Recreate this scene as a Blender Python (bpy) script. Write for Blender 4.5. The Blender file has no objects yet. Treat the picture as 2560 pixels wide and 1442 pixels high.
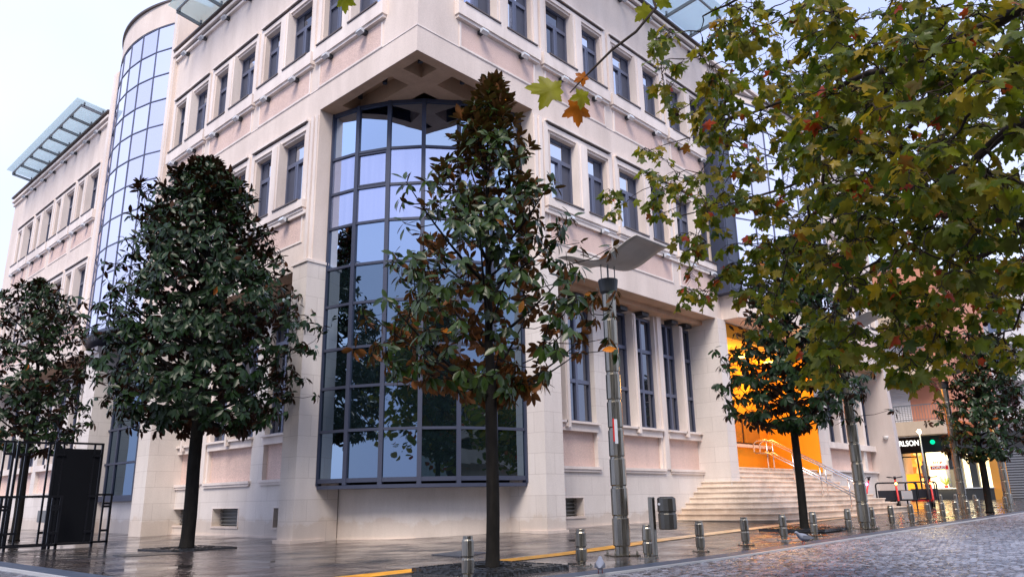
import bpy, bmesh, math, random
import numpy as np
from mathutils import Vector, Matrix
R = math.radians
sc = bpy.context.scene
C = sc.collection
random.seed(7); rng = np.random.default_rng(7)

# ------------------------------------------------------------------ camera
cam_d = bpy.data.cameras.new('camera'); cam = bpy.data.objects.new('camera', cam_d); C.objects.link(cam)
sc.camera = cam
yaw, pitch, roll = R(43.131), R(15.425), R(-1.042)
cam_d.sensor_width = 36.0; cam_d.lens = 1918.0/2560*36
cam_d.clip_start = 0.05; cam_d.clip_end = 3000
f0 = Vector((math.cos(yaw)*math.cos(pitch), math.sin(yaw)*math.cos(pitch), math.sin(pitch)))
r0 = Vector((math.sin(yaw), -math.cos(yaw), 0)); u0 = r0.cross(f0)
cr = r0*math.cos(roll)+u0*math.sin(roll); cu = -r0*math.sin(roll)+u0*math.cos(roll)
m = Matrix((cr, cu, -f0)).transposed().to_4x4(); m.translation = (0, 0, 0.75)
cam.matrix_world = m

# ------------------------------------------------------------------ world and sun
SUN_EL, SUN_AZ = 50.0, 235.0
wd = bpy.data.worlds.new('World'); sc.world = wd; wd.use_nodes = True
nt = wd.node_tree; bg = nt.nodes['Background']
sky = nt.nodes.new('ShaderNodeTexSky'); sky.sky_type = 'NISHITA'; sky.sun_disc = False
sky.sun_elevation = R(SUN_EL); sky.sun_rotation = R(SUN_AZ); sky.air_density = 1.0; sky.dust_density = 4.0; sky.ozone_density = 1.5
tc = nt.nodes.new('ShaderNodeTexCoord'); sep = nt.nodes.new('ShaderNodeSeparateXYZ'); nt.links.new(tc.outputs['Generated'], sep.inputs[0])
ns = nt.nodes.new('ShaderNodeTexNoise'); ns.inputs['Scale'].default_value = 1.6; ns.inputs['Detail'].default_value = 4
nt.links.new(tc.outputs['Generated'], ns.inputs['Vector'])
rp = nt.nodes.new('ShaderNodeValToRGB')      # overcast veil: paler where the cloud is thin
rp.color_ramp.elements[0].position = .30; rp.color_ramp.elements[0].color = (5.0, 5.9, 9.6, 1)
rp.color_ramp.elements[1].position = .72; rp.color_ramp.elements[1].color = (7.8, 8.5, 10.6, 1)
nt.links.new(ns.outputs['Fac'], rp.inputs[0])
mx = nt.nodes.new('ShaderNodeMix'); mx.data_type = 'RGBA'; mx.inputs[0].default_value = .88
nt.links.new(sky.outputs[0], mx.inputs[6]); nt.links.new(rp.outputs[0], mx.inputs[7])
nt.links.new(mx.outputs[2], bg.inputs[0]); bg.inputs[1].default_value = 0.061
sun_d = bpy.data.lights.new('sun', 'SUN'); sun_d.energy = 1.5; sun_d.angle = R(24); sun_d.color = (1, .89, .78)
sun = bpy.data.objects.new('sun', sun_d); C.objects.link(sun)
# soft light from behind the camera, a little to its left
sv = Vector((-math.cos(R(SUN_EL))*math.cos(R(35)), -math.cos(R(SUN_EL))*math.sin(R(35)), math.sin(R(SUN_EL))))
sun.rotation_euler = sv.to_track_quat('Z', 'Y').to_euler()
vs = sc.view_settings; vs.view_transform = 'Standard'; vs.look = 'None'; vs.gamma = 1; vs.exposure = 1.28
sc.cycles.use_denoising = True
sc.cycles.max_bounces = 7; sc.cycles.transparent_max_bounces = 8
sc.cycles.sample_clamp_indirect = 6

# ------------------------------------------------------------------ materials
def mat(name, col=(.5, .5, .5), rough=.6, metal=0, **k):
    M = bpy.data.materials.new(name); M.use_nodes = True
    b = M.node_tree.nodes['Principled BSDF']
    b.inputs['Base Color'].default_value = (*col, 1); b.inputs['Roughness'].default_value = rough; b.inputs['Metallic'].default_value = metal
    if 'spec' in k: b.inputs['Specular IOR Level'].default_value = k['spec']
    if 'emit' in k:
        b.inputs['Emission Color'].default_value = (*k['emit'], 1); b.inputs['Emission Strength'].default_value = k.get('es', 1)
    return M
def N(M, t, **k):
    n = M.node_tree.nodes.new('ShaderNode'+t)
    for a, v in k.items():
        if a in n.inputs.keys(): n.inputs[a].default_value = v
        else: setattr(n, a, v)
    return n
def L(M, a, b): M.node_tree.links.new(a, b)
def B(M): return M.node_tree.nodes['Principled BSDF']
def ramp(M, src, stops):
    r = N(M, 'ValToRGB'); cr_ = r.color_ramp
    while len(cr_.elements) < len(stops): cr_.elements.new(.5)
    for e, (p, c) in zip(cr_.elements, stops):
        e.position = p; e.color = (*c, 1) if len(c) == 3 else c
    L(M, src, r.inputs[0]); return r
def bump(M, src, dist, strength=1.0, prev=None):
    b = N(M, 'Bump'); b.inputs['Distance'].default_value = dist; b.inputs['Strength'].default_value = strength
    L(M, src, b.inputs['Height'])
    if prev: L(M, prev, b.inputs['Normal'])
    L(M, b.outputs[0], B(M).inputs['Normal']); return b.outputs[0]
def mult(M, a, b, fac=1.0):
    x = N(M, 'Mix', data_type='RGBA', blend_type='MULTIPLY'); x.inputs[0].default_value = fac
    L(M, a, x.inputs[6]); L(M, b, x.inputs[7]); return x.outputs[2]

def stucco(name, col, grain=90, gb=.004, dirt=.15, joints=False, speck=.06):
    M = mat(name, col, .85)
    g = N(M, 'NewGeometry')
    n1 = N(M, 'TexNoise', Scale=grain, Detail=3.0); L(M, g.outputs['Position'], n1.inputs['Vector'])
    r1 = ramp(M, n1.outputs[0], [(.3, (1-speck*2,)*3), (.7, (1+speck,)*3)])
    # weathering streaks: noise squeezed sideways and stretched down the wall
    mp = N(M, 'Mapping'); mp.inputs['Scale'].default_value = (1.3, 1.3, .28); L(M, g.outputs['Position'], mp.inputs[0])
    n2 = N(M, 'TexNoise', Scale=1.3, Detail=5.0, Roughness=.65); L(M, mp.outputs[0], n2.inputs['Vector'])
    r2 = ramp(M, n2.outputs[0], [(.3, (1-dirt, 1-dirt*1.05, 1-dirt*1.1)), (.62, (1, 1, 1))])
    n3 = N(M, 'TexNoise', Scale=.5, Detail=2.0); L(M, g.outputs['Position'], n3.inputs['Vector'])
    r3 = ramp(M, n3.outputs[0], [(.3, (.93, .92, .92)), (.7, (1.03, 1.03, 1.02))])
    sz = N(M, 'SeparateXYZ'); L(M, g.outputs['Position'], sz.inputs[0]); n4 = N(M, 'TexNoise', Scale=1.7, Detail=5.0, Roughness=.7); L(M, g.outputs['Position'], n4.inputs['Vector'])
    ma = N(M, 'Math', operation='MULTIPLY_ADD'); ma.inputs[1].default_value = -.75; L(M, n4.outputs[0], ma.inputs[0]); L(M, sz.outputs[2], ma.inputs[2]); r4 = ramp(M, ma.outputs[0], [(0, (.88, .83, .78)), (.05, (.96, .945, .93)), (.16, (1, 1, 1))])
    base0 = N(M, 'RGB'); base0.outputs[0].default_value = (*col, 1); base = N(M, 'Mix', data_type='RGBA', blend_type='MULTIPLY'); base.inputs[0].default_value = 1; L(M, base0.outputs[0], base.inputs[6]); L(M, r4.outputs[0], base.inputs[7])
    c = mult(M, mult(M, mult(M, base.outputs[2], r1.outputs[0]), r2.outputs[0]), r3.outputs[0])
    nb = bump(M, n1.outputs[0], gb, 1.0)
    if joints:
        sp = N(M, 'SeparateXYZ'); L(M, g.outputs['Position'], sp.inputs[0])
        ad = N(M, 'Math', operation='ADD'); L(M, sp.outputs[0], ad.inputs[0]); L(M, sp.outputs[1], ad.inputs[1])
        cb = N(M, 'CombineXYZ'); L(M, ad.outputs[0], cb.inputs[0]); L(M, sp.outputs[2], cb.inputs[1])
        bt = N(M, 'TexBrick', Scale=1.0); bt.inputs['Mortar Size'].default_value = .006; bt.inputs['Brick Width'].default_value = .95; bt.inputs['Row Height'].default_value = .42; bt.inputs['Mortar Smooth'].default_value = .3
        bt.inputs['Color1'].default_value = (1, 1, 1, 1); bt.inputs['Color2'].default_value = (.93, .925, .92, 1); bt.inputs['Mortar'].default_value = (.74, .72, .71, 1)
        L(M, cb.outputs[0], bt.inputs['Vector'])
        c = mult(M, c, bt.outputs['Color'])
    L(M, c, B(M).inputs['Base Color']); return M
m_wall = stucco('cream_stucco', (.80, .69, .62), 85, .004)
m_trim = stucco('smooth_trim', (.86, .77, .72), 40, .0015, .2, speck=.03)
m_pink = stucco('pink_roughcast', (.80, .60, .53), 60, .012, .12, speck=.14)
m_stone = stucco('stone_cladding', (.79, .73, .69), 50, .0012, .12, True, speck=.03)
m_reveal = stucco('reveal_plaster', (.58, .49, .46), 60, .002, .34, speck=.04)
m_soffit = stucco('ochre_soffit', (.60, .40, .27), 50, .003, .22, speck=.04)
m_frame = mat('blue_grey_aluminium', (.045, .055, .095), .5, .1)
m_frame2 = mat('lighter_frame', (.12, .135, .20), .4, .35)
m_sillm = mat('brown_sill_and_strip', (.12, .095, .09), .45, .4)
m_dark = mat('dark_void', (.012, .013, .016), .8)
m_lamp_b = mat('lamp_body', (.05, .055, .065), .4, .4)
m_lamp_h = mat('lamp_head', (.62, .66, .72), .25, .2)
m_steelg = mat('grey_steel', (.22, .24, .26), .45, .5)
m_louvre = mat('louvre', (.18, .18, .17), .5, .4)

def glass(name, tint, body, fac, wob=.0012, fog=None):
    M = bpy.data.materials.new(name); M.use_nodes = True; t = M.node_tree; t.nodes.remove(t.nodes['Principled BSDF'])
    out = t.nodes['Material Output']
    gl = N(M, 'BsdfGlossy'); gl.inputs['Color'].default_value = (*tint, 1); gl.inputs['Roughness'].default_value = .012
    df = N(M, 'BsdfDiffuse'); df.inputs['Color'].default_value = (*body, 1)
    fr = N(M, 'LayerWeight', Blend=.35)
    mr = N(M, 'MapRange'); mr.inputs[3].default_value = fac; mr.inputs[4].default_value = min(1, fac+.4); L(M, fr.outputs['Fresnel'], mr.inputs[0])
    ms = N(M, 'MixShader'); L(M, mr.outputs[0], ms.inputs[0]); L(M, df.outputs[0], ms.inputs[1]); L(M, gl.outputs[0], ms.inputs[2]); L(M, ms.outputs[0], out.inputs[0])
    g = N(M, 'NewGeometry'); n = N(M, 'TexNoise', Scale=1.4, Detail=1.0); L(M, g.outputs['Position'], n.inputs['Vector'])
    bp = N(M, 'Bump'); bp.inputs['Distance'].default_value = wob*8; bp.inputs['Strength'].default_value = .35; L(M, n.outputs[0], bp.inputs['Height']); L(M, bp.outputs[0], gl.inputs['Normal'])
    if fog:
        mp = N(M, 'Mapping'); mp.inputs['Scale'].default_value = (9, 9, .15); L(M, g.outputs['Position'], mp.inputs[0])
        n2 = N(M, 'TexNoise', Scale=1.0, Detail=2.0); L(M, mp.outputs[0], n2.inputs['Vector'])
        rr = ramp(M, n2.outputs[0], [(.3, tuple(c*.55 for c in fog)), (.7, fog)]); L(M, rr.outputs[0], df.inputs['Color'])
    return M
m_glass = glass('window_glass', (.80, .86, .98), (.022, .026, .045), .74)
m_glass_l = glass('dark_reflection_glass', (.30, .40, .52), (.006, .012, .015), .48)  # same glass, tint darkened to paint in the trees it reflects
m_glass_d = glass('dark_window_glass', (.42, .46, .56), (.022, .024, .032), .34)
m_glass_c = glass('curtained_glass', (.58, .66, .95), (.2, .22, .3), .60, fog=(.3, .32, .4))
m_glass_b = glass('bow_glass', (.52, .66, .88), (.012, .016, .03), .62)
m_glass_s = glass('mirror_curtain_glass', (.90, .89, 1.0), (.22, .21, .30), .80, .0005)
m_lit = mat('lit_pane', (.9, .6, .2), .3, emit=(1, .62, .12), es=1.1)

# ------------------------------------------------------------------ mesh helpers
class MB:
    def __init__(s): s.v = []; s.f = []
    def add(s, vs, fs):
        o = len(s.v); s.v += [tuple(v) for v in vs]; s.f += [tuple(i+o for i in f) for f in fs]; return s
    def box(s, a, b):
        (x0, y0, z0), (x1, y1, z1) = a, b
        return s.add([(x0, y0, z0), (x1, y0, z0), (x1, y1, z0), (x0, y1, z0), (x0, y0, z1), (x1, y0, z1), (x1, y1, z1), (x0, y1, z1)],
                     [(0, 3, 2, 1), (4, 5, 6, 7), (0, 1, 5, 4), (1, 2, 6, 5), (2, 3, 7, 6), (3, 0, 4, 7)])
    def bar(s, p, q, w, h=None, up=(0, 0, 1)):
        h = h or w; p = Vector(p); q = Vector(q); d = (q-p).normalized(); u = Vector(up)
        if abs(d.dot(u)) > .98: u = Vector((1, 0, 0))
        x = d.cross(u).normalized()*w/2; y = x.cross(d).normalized()*h/2
        return s.add([p-x-y, p+x-y, p+x+y, p-x+y, q-x-y, q+x-y, q+x+y, q-x+y], [(0, 3, 2, 1), (4, 5, 6, 7), (0, 1, 5, 4), (1, 2, 6, 5), (2, 3, 7, 6), (3, 0, 4, 7)])
    def prism(s, pts, z0, z1):
        n = len(pts)
        return s.add([(x, y, z0) for x, y in pts]+[(x, y, z1) for x, y in pts],
                     [tuple(range(n-1, -1, -1)), tuple(range(n, 2*n))]+[(i, (i+1) % n, n+(i+1) % n, n+i) for i in range(n)])
    def tube(s, pts, rad, n=8, cap=True):
        pts = [Vector(p) for p in pts]; rs = rad if hasattr(rad, '__len__') else [rad]*len(pts); o = len(s.v); px = None
        for i, p in enumerate(pts):
            d = (pts[min(i+1, len(pts)-1)]-pts[max(i-1, 0)]).normalized()
            if px is None: px = d.orthogonal().normalized()
            px = (px-d*px.dot(d)).normalized(); py = d.cross(px)
            for k in range(n):
                a = 2*math.pi*k/n; s.v.append(tuple(p+(px*math.cos(a)+py*math.sin(a))*rs[i]))
        for i in range(len(pts)-1):
            for k in range(n):
                a = o+i*n+k; b = o+i*n+(k+1) % n; s.f.append((a, b, b+n, a+n))
        if cap: s.f.append(tuple(o+n-1-k for k in range(n))); s.f.append(tuple(o+(len(pts)-1)*n+k for k in range(n)))
        return s
    def lathe(s, c, prof, n=12, rot=0):
        o = len(s.v)
        for r_, z in prof:
            for k in range(n):
                a = 2*math.pi*k/n+rot; s.v.append((c[0]+r_*math.cos(a), c[1]+r_*math.sin(a), c[2]+z))
        for i in range(len(prof)-1):
            for k in range(n):
                a = o+i*n+k; b = o+i*n+(k+1) % n; s.f.append((a, b, b+n, a+n))
        s.f.append(tuple(o+n-1-k for k in range(n))); s.f.append(tuple(o+(len(prof)-1)*n+k for k in range(n)))
        return s
    def build(s, name, M, parent=None, smooth=False, recalc=True, bevel=0):
        me = bpy.data.meshes.new(name); me.from_pydata(s.v, [], s.f); me.update()
        if recalc or bevel:
            b = bmesh.new(); b.from_mesh(me)
            bmesh.ops.recalc_face_normals(b, faces=b.faces[:])
            b.to_mesh(me); b.free()
        if smooth: me.polygons.foreach_set('use_smooth', [True]*len(me.polygons))
        me.materials.append(M)
        o = bpy.data.objects.new(name, me); C.objects.link(o)
        if parent is not None: o.parent = parent
        if bevel:
            bv = o.modifiers.new('bevel', 'BEVEL'); bv.width = bevel; bv.segments = 2; bv.limit_method = 'ANGLE'
        return o
def thing(name, label, cat, loc=(0, 0, 0), rz=0, group=None):
    o = bpy.data.objects.new(name, None); C.objects.link(o); o.location = loc; o.rotation_euler = (0, 0, rz)
    o['label'] = label; o['category'] = cat
    if group: o['group'] = group
    return o
def tag(o, label, cat, group=None):
    o['label'] = label; o['category'] = cat
    if group: o['group'] = group
    return o
def copy_tree(o, parent=None):
    c = o.copy(); C.objects.link(c)
    if parent is not None: c.parent = parent
    for ch in list(o.children): copy_tree(ch, c)
    return c
def smooth_step(x, a, b):
    t = min(1, max(0, (x-a)/(b-a))); return t*t*(3-2*t)
def G(x, y):     # ground height of the pavement
    return smooth_step(x, 8, 12)*(.0085*max(0, x-9)*(1 if x < 60 else 60/x)+.016*min(6, max(0, y-5.5)))
def text_mesh(name, txt, size, depth, M, parent, mw, bold=0.0):
    cu_ = bpy.data.curves.new(name, 'FONT'); cu_.body = txt; cu_.size = size; cu_.extrude = depth; cu_.offset = bold; cu_.align_x = 'CENTER'; cu_.align_y = 'CENTER'
    t = bpy.data.objects.new(name, cu_); C.objects.link(t)
    dg = bpy.context.evaluated_depsgraph_get(); me = bpy.data.meshes.new_from_object(t.evaluated_get(dg))
    bpy.data.objects.remove(t); bpy.data.curves.remove(cu_)
    o = bpy.data.objects.new(name, me); C.objects.link(o); me.materials.clear(); me.materials.append(M); o.parent = parent; o.matrix_local = mw
    return o

# ------------------------------------------------------------------ the office building
X0, Y0 = 8.63, 10.57
bld = thing('office_building', 'cream and pink corner office building of three storeys with glazed bow window', 'building', (0, 0, 0))
class Side:
    def __init__(s, right): s.r = right
    def p(s, a, d, z): return (X0+a, Y0+d, z) if s.r else (X0+d, Y0+a, z)
    def box(s, mb, a0, a1, d0, d1, z0, z1):
        p = s.p(a0, d0, z0); q = s.p(a1, d1, z1)
        mb.box((min(p[0], q[0]), min(p[1], q[1]), min(z0, z1)), (max(p[0], q[0]), max(p[1], q[1]), max(z0, z1)))
SR, SL = Side(True), Side(False)
wall, trim, pink, stone, rev, sof = MB(), MB(), MB(), MB(), MB(), MB()
sills_strips = MB()
PITCH, BW, S1 = 2.77, 2.66, 1.02
Z = dict(gs=5.75, p1b=6.42, p1t=7.05, s1=7.17, w1b=7.42, w1t=9.07, m1=9.36, cs=9.47, p2b=10.1, p2t=10.66, s2=10.78, w2b=11.16, w2t=12.70, m2=12.97, c0=14.43, top=14.82)

m_dark_refl = mat('insect_screen', (.060, .066, .098), .55)  # dark panel standing in for the dark half of the window reflection
def window_proto(w, h, rows, sgn=1):
    """frame mesh + pane mesh, centred on x, bottom at 0, facing -y"""
    f = MB(); t = .055
    f.box((-w/2, 0, 0), (-w/2+t, .07, h)); f.box((w/2-t, 0, 0), (w/2, .07, h)); f.box((-w/2+t, 0, 0), (w/2-t, .07, t)); f.box((-w/2+t, 0, h-t), (w/2-t, .07, h))
    if rows == 1:      # sash pair below a transom light
        zt = h*.66; f.box((-w/2+t, -.004, zt), (w/2-t, .07, zt+.075)); f.box((-.035, -.004, t), (.035, .07, zt))
        for sx in (-1, 1):
            a, b = sorted((sx*.035, sx*(w/2-t)))
            f.box((a, -.012, t), (a+.03, .05, zt)); f.box((b-.03, -.012, t), (b, .05, zt)); f.box((a+.03, -.012, t), (b-.03, .05, t+.035)); f.box((a+.03, -.012, zt-.03), (b-.03, .05, zt))
    else:
        for k in range(1, rows):
            zt = h*k/rows*(1.04 if k == 2 else .98); f.box((-w/2+t, -.008, zt-.04), (w/2-t, .07, zt+.05))
        f.box((-.04, -.012, t), (.04, .065, h-t))
    fr = f.build('window', m_frame2)
    g = MB(); g.box((-w/2+t-.01, .045, t-.01), (w/2-t+.01, .052, h-t+.01))
    pn = g.build('pane', m_glass, fr)
    if rows == 1:
        s_ = MB(); a, b = sorted((sgn*.045, sgn*(w/2-t-.02))); s_.box((a, .034, t+.03), (b, .040, h*.66-.02)); a, b = sorted((sgn*w*.16, sgn*(w/2-t))); s_.box((a, .034, h*.66+.08), (b, .040, h-t)); s_.build('insect_screen', m_dark_refl, fr)  # outer sash and transom end covered to paint in the dark reflection
    return fr, pn
protos = {}
used = set()
def put_window(side, a, d, z, w, h, rows, gm=None):
    key = (round(w, 2), round(h, 2), rows, side.r and rows == 1)
    if key not in protos: protos[key] = window_proto(w, h, rows, 1 if side.r else -1)
    pf, pp = protos[key]
    if key in used:
        fr = copy_tree(pf); pn = next(c for c in fr.children if c.name.startswith('pane'))
    else: fr, pn = pf, pp; used.add(key)
    fr.parent = bld; fr.location = side.p(a, d, z); fr.rotation_euler = (0, 0, 0 if side.r else -math.pi/2)
    if gm is not None: pn.data = pn.data.copy() if False else pn.data; pn.material_slots[0].link = 'OBJECT'; pn.material_slots[0].material = gm
    return fr
fl_proto = None
def flood(side, a, z, d=0):
    global fl_proto
    if fl_proto is None:
        b = MB(); b.box((-.07, -.16, -.05), (.07, 0, .05)); b.box((-.11, -.24, -.07), (.11, -.13, .02))
        o = b.build('floodlight', m_lamp_b, None, bevel=.008)
        h = MB(); h.add([(-.13, -.30, -.05), (.13, -.30, -.05), (.13, -.18, -.10), (-.13, -.18, -.10), (-.11, -.26, .045), (.11, -.26, .045), (.11, -.16, .03), (-.11, -.16, .03)], [(0, 3, 2, 1), (4, 5, 6, 7), (0, 1, 5, 4), (1, 2, 6, 5), (2, 3, 7, 6), (3, 0, 4, 7)])
        h.build('lamp_head', m_lamp_h, o); fl_proto = o; c = o
    else: c = copy_tree(fl_proto)
    c.scale = (.78, .78, .78); c.parent = bld; c.location = side.p(a, d, z); c.rotation_euler = (0, 0, 0 if side.r else -math.pi/2)

def bay(side, a0, upper, bw=BW, glz=None):
    """one double-window bay: openings a0+.26.. ; returns opening list"""
    k = bw/BW; o1 = (a0+.26*k, a0+1.22*k); o2 = (a0+1.55*k, a0+2.47*k); fin = (a0+1.22*k, a0+1.55*k)
    if upper: sb, wb, wt, ml, pb, pt = Z['s2'], Z['w2b'], Z['w2t'], Z['m2'], Z['p2b'], Z['p2t']
    else: sb, wb, wt, ml, pb, pt = Z['s1'], Z['w1b'], Z['w1t'], Z['m1'], Z['p1b'], Z['p1t']
    trim, pink, sills_strips = MB(), MB(), MB()
    # sill block
    side.box(trim, a0, a0+bw, -.13, 0, sb, wb-.06)
    side.box(trim, a0+.03, a0+bw-.03, -.09, 0, sb-.07, sb)
    if not upper: side.box(trim, a0-.06, a0+bw+.06, -.07, 0, sb-.16, sb-.07)
    for o in (o1, o2):
        side.box(sills_strips, o[0]-.06, o[1]+.06, -.155, .20, wb-.055, wb-.02)
    side.box(trim, fin[0]-.012, fin[1]+.012, -.10, .24, wb-.12, wt+.06)              # fin between the two windows
    side.box(trim, fin[0]+.05, fin[1]-.05, -.125, -.10, wb-.14, wt+.0)
    # raised surround and ears
    for a in (a0-.0, a0+bw-.14): side.box(trim, a, a+.14, -.045, 0, wb-.06, ml-.05)
    side.box(trim, a0+.14, a0+bw-.14, -.04, 0, wt+.06, ml-.10)
    side.box(trim, a0+.05, a0+bw-.05, -.10, 0, ml-.05, ml)
    side.box(sills_strips, a0+.09, a0+bw-.09, -.075, 0, ml-.075, ml-.05)
    # windows
    for j, o in enumerate((o1, o2)):
        gm = random.choice([m_glass, m_glass, m_glass_c, m_glass_d]) if glz is None else glz
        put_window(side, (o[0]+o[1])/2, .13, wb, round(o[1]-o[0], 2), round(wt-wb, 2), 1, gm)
        flood(side, (o[0]+o[1])/2+(.04 if j else -.02), sb-.13)
        if upper: flood(side, (o[0]+o[1])/2, Z['c0']-.07)
    # pink panel with a light border line
    side.box(pink, a0+.17, a0+bw-.17, -.004, .05, pb, pt)
    for (x0_, x1_, z0_, z1_) in ((a0+.12, a0+bw-.12, pb-.045, pb), (a0+.12, a0+.17, pb, pt), (a0+bw-.17, a0+bw-.12, pb, pt)):
        side.box(trim, x0_, x1_, -.022, 0, z0_, z1_)
    trim.build('window_surround', m_trim, bld); pink.build('pink_panel', m_pink, bld); sills_strips.build('metal_sill_and_dark_strip', m_sillm, bld)
    return [o1, o2]
def wallrow(side, a0, a1, z0, z1, holes, zb, zt, thick=.45, mb=None, d0=0):
    mb = mb or wall; thick += d0
    if z0 < zb: side.box(mb, a0, a1, d0, thick, z0, zb)
    if zt < z1: side.box(mb, a0, a1, d0, thick, zt, z1)
    hs = sorted(holes); c = a0
    for h in hs:
        if h[0] > c: side.box(mb, c, h[0], d0, thick, zb, zt)
        c = h[1]
    if c < a1: side.box(mb, c, a1, d0, thick, zb, zt)
NB = 3.45   # side of the open corner
for side in (SR, SL):
    o = .17 if side.r else 0.0
    s_end = 11.66 if side.r else 11.98
    # --- second floor (over the corner) and parapet
    holes = []
    nb = 4
    for i in range(nb): 
        bw = BW if i < 3 else (2.3 if side.r else 2.45)
        holes += bay(side, S1+PITCH*i, True, bw)
    wallrow(side, 0 if side.r else .25, s_end, Z['cs'], Z['top'], holes, Z['w2b'], Z['w2t'], .25)
    side.box(trim, -.012, s_end, -.012, .3, Z['p2b']-.06, Z['p2b']-.03) if side.r else side.box(trim, .3, s_end, -.012, .3, Z['p2b']-.06, Z['p2b']-.03)
    # cornices
    a_c = -.10 if side.r else 0
    side.box(trim, a_c, s_end+.1, -.08, 0, Z['c0'], Z['c0']+.08)
    side.box(sills_strips, a_c*.5, s_end, -.05, 0, Z['c0']+.08, Z['c0']+.17)  # dark strip between the mouldings, cornice shadow put into its colour
    side.box(trim, a_c*1.5, s_end+.1, -.14, 0, Z['c0']+.17, Z['c0']+.27)
    side.box(sills_strips, a_c*1.6, s_end+.1, -.16, .1, Z['top'], Z['top']+.05)
    # --- first floor
    holes = []
    for i in (1, 2, 3):
        bw = BW if i < 3 else (2.3 if side.r else 2.45)
        holes += bay(side, S1+PITCH*i, False, bw)
    wallrow(side, NB, s_end, Z['gs'], Z['cs'], holes, Z['w1b'], Z['w1t'])
    for k_, dd in ((NB+.03, -.03), (NB+.17, -.055)):
        side.box(trim, k_, k_+.10, dd, 0, 5.85, Z['cs']-.12)
    # --- lower corner pier, slightly proud
    side.box(stone, NB-.02, NB+.56, -.12, .9, -.05, 5.80)
    side.box(trim, NB-.04, NB+.60, -.15, .9, 5.80, 5.86)
    # --- recessed ground floor
    A = .80
    base_t = 1.30+o
    wp0, wp1 = 6.42, 6.98
    vents = [(5.12, 5.77)] if side.r else [(5.12, 5.77), (7.42, 8.72), (10.3, 11.5)]
    vz0, vz1 = .26+o*.7, .68+o*.6
    wallrow(side, NB+.56, s_end, -.05, base_t, vents, vz0, vz1, .35, stone, A)
    for v0, v1 in vents:
        vm = MB(); side.box(vm, v0, v1, A+.27, A+.34, vz0, vz1)
        k_ = 5
        for q in range(k_):
            zz = vz0+(q+.4)*(vz1-vz0)/k_; side.box(vm, v0+.02, v1-.02, A+.19, A+.28, zz, zz+.022)
        vm.build('basement_vent', m_louvre, bld)
        side.box(trim, v0-.05, v1+.05, A-.02, A, vz0-.045, vz0-.0); side.box(trim, v0-.04, v1+.04, A-.012, A, vz1, vz1+.03)
        side.box(trim, v1, v1+.035, A-.012, A, vz0, vz1); side.box(trim, v0-.035, v0, A-.012, A, vz0, vz1)
    bays = [(NB+.62, wp0), (wp1, 9.25), (9.62, s_end-.35)]
    side.box(stone, wp0, wp1, A, A+.5, base_t, Z['gs'])
    side.box(trim, 9.25, 9.62, A+.02, A+.5, base_t, Z['gs'])
    side.box(trim, 9.33, 9.54, A-.04, A+.02, base_t, Z['gs']-.1)
    side.box(trim, s_end-.35, s_end-.05, A+.04, A+.5, base_t, Z['gs'])
    side.box(wall, NB+.56, s_end, A+.1, A+.5, 5.52, Z['gs'])
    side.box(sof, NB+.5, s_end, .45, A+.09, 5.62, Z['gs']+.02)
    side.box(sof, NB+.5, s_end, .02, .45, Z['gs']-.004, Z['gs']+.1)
    for bi, (a0, a1) in enumerate(bays):
        if bi == 0 or side.r or True:
            side.box(trim, a0-.06, a1+.06, A-.07, A, base_t-.05, base_t+.01); side.box(trim, a0-.03, a1+.03, A-.045, A, base_t-.11, base_t-.05)
        zs = 2.12+o
        gp = MB(); side.box(gp, a0, a1, A+.11, A+.4, base_t, zs); gp.build('pink_panel', m_pink, bld)
        side.box(trim, a0-.02, a1+.02, A-.03, A+.4, zs, zs+.17)
        side.box(trim, a0-.05, a1+.05, A-.10, A+.1, zs+.17, zs+.22)
        wz = zs+.22; mid = (a0+a1)/2; fw = .15
        side.box(trim, mid-fw/2, mid+fw/2, A-.10, A+.5, wz-.14, 5.5)
        side.box(trim, mid-fw/2+.03, mid+fw/2-.03, A-.13, A-.10, wz-.16, 5.45)
        for (b0, b1) in ((a0+.08, mid-fw/2), (mid+fw/2, a1-.02)):
            put_window(side, (b0+b1)/2, A+.13, wz, round(b1-b0, 2), round(5.5-wz, 2), 3, m_glass_d)
        for t_ in (.28, .72): 
            x_ = a0+(a1-a0)*t_
            sp_ = MB(); side.box(sp_, x_-.16, x_+.16, A-.16, A+.1, 5.50, 5.60); sp_.build('soffit_spotlight', m_lamp_b, bld)
    # far pier that carries the projecting glass bay
    if side.r: side.box(stone, 11.28, 11.76, -.05, 1.2, .9, Z['gs'])
    else: side.box(stone, 10.98, 11.78, -.02, 1.2, -.05, Z['gs'])
    # white plinth line on the ground
    side.box(trim, NB+.56, s_end, A-.03, A, -.05, .07+(.1 if side.r else 0))
    if side.r: side.box(trim, NB-.06, NB+.60, -.16, .6, -.05, .16)
    else: side.box(trim, NB-.06, NB+.62, -.18, .6, -.05, .07)

# ---- corner soffit with coffers
def soff(x0, x1, y0, y1, z0=9.47, z1=9.85, mb=None): (mb or sof).box((X0+x0, Y0+y0, z0), (X0+x1, Y0+y1, z1))
E_ = 4.6
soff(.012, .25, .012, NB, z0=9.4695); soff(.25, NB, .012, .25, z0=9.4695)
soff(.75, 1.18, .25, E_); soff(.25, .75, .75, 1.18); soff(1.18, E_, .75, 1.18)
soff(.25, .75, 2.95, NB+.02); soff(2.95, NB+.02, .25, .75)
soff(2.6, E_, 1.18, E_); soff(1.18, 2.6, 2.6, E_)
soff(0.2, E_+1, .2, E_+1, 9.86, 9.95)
for (cx, cy) in ((.5, .5), (.5, 1.7), (1.7, .5), (.5, 2.6), (2.6, .5)):
    b = MB(); b.lathe((X0+cx, Y0+cy, 9.62), [(.0, 0), (.055, 0), (.06, .24)], 12); b.build('downlight', m_lamp_b, bld)
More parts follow.
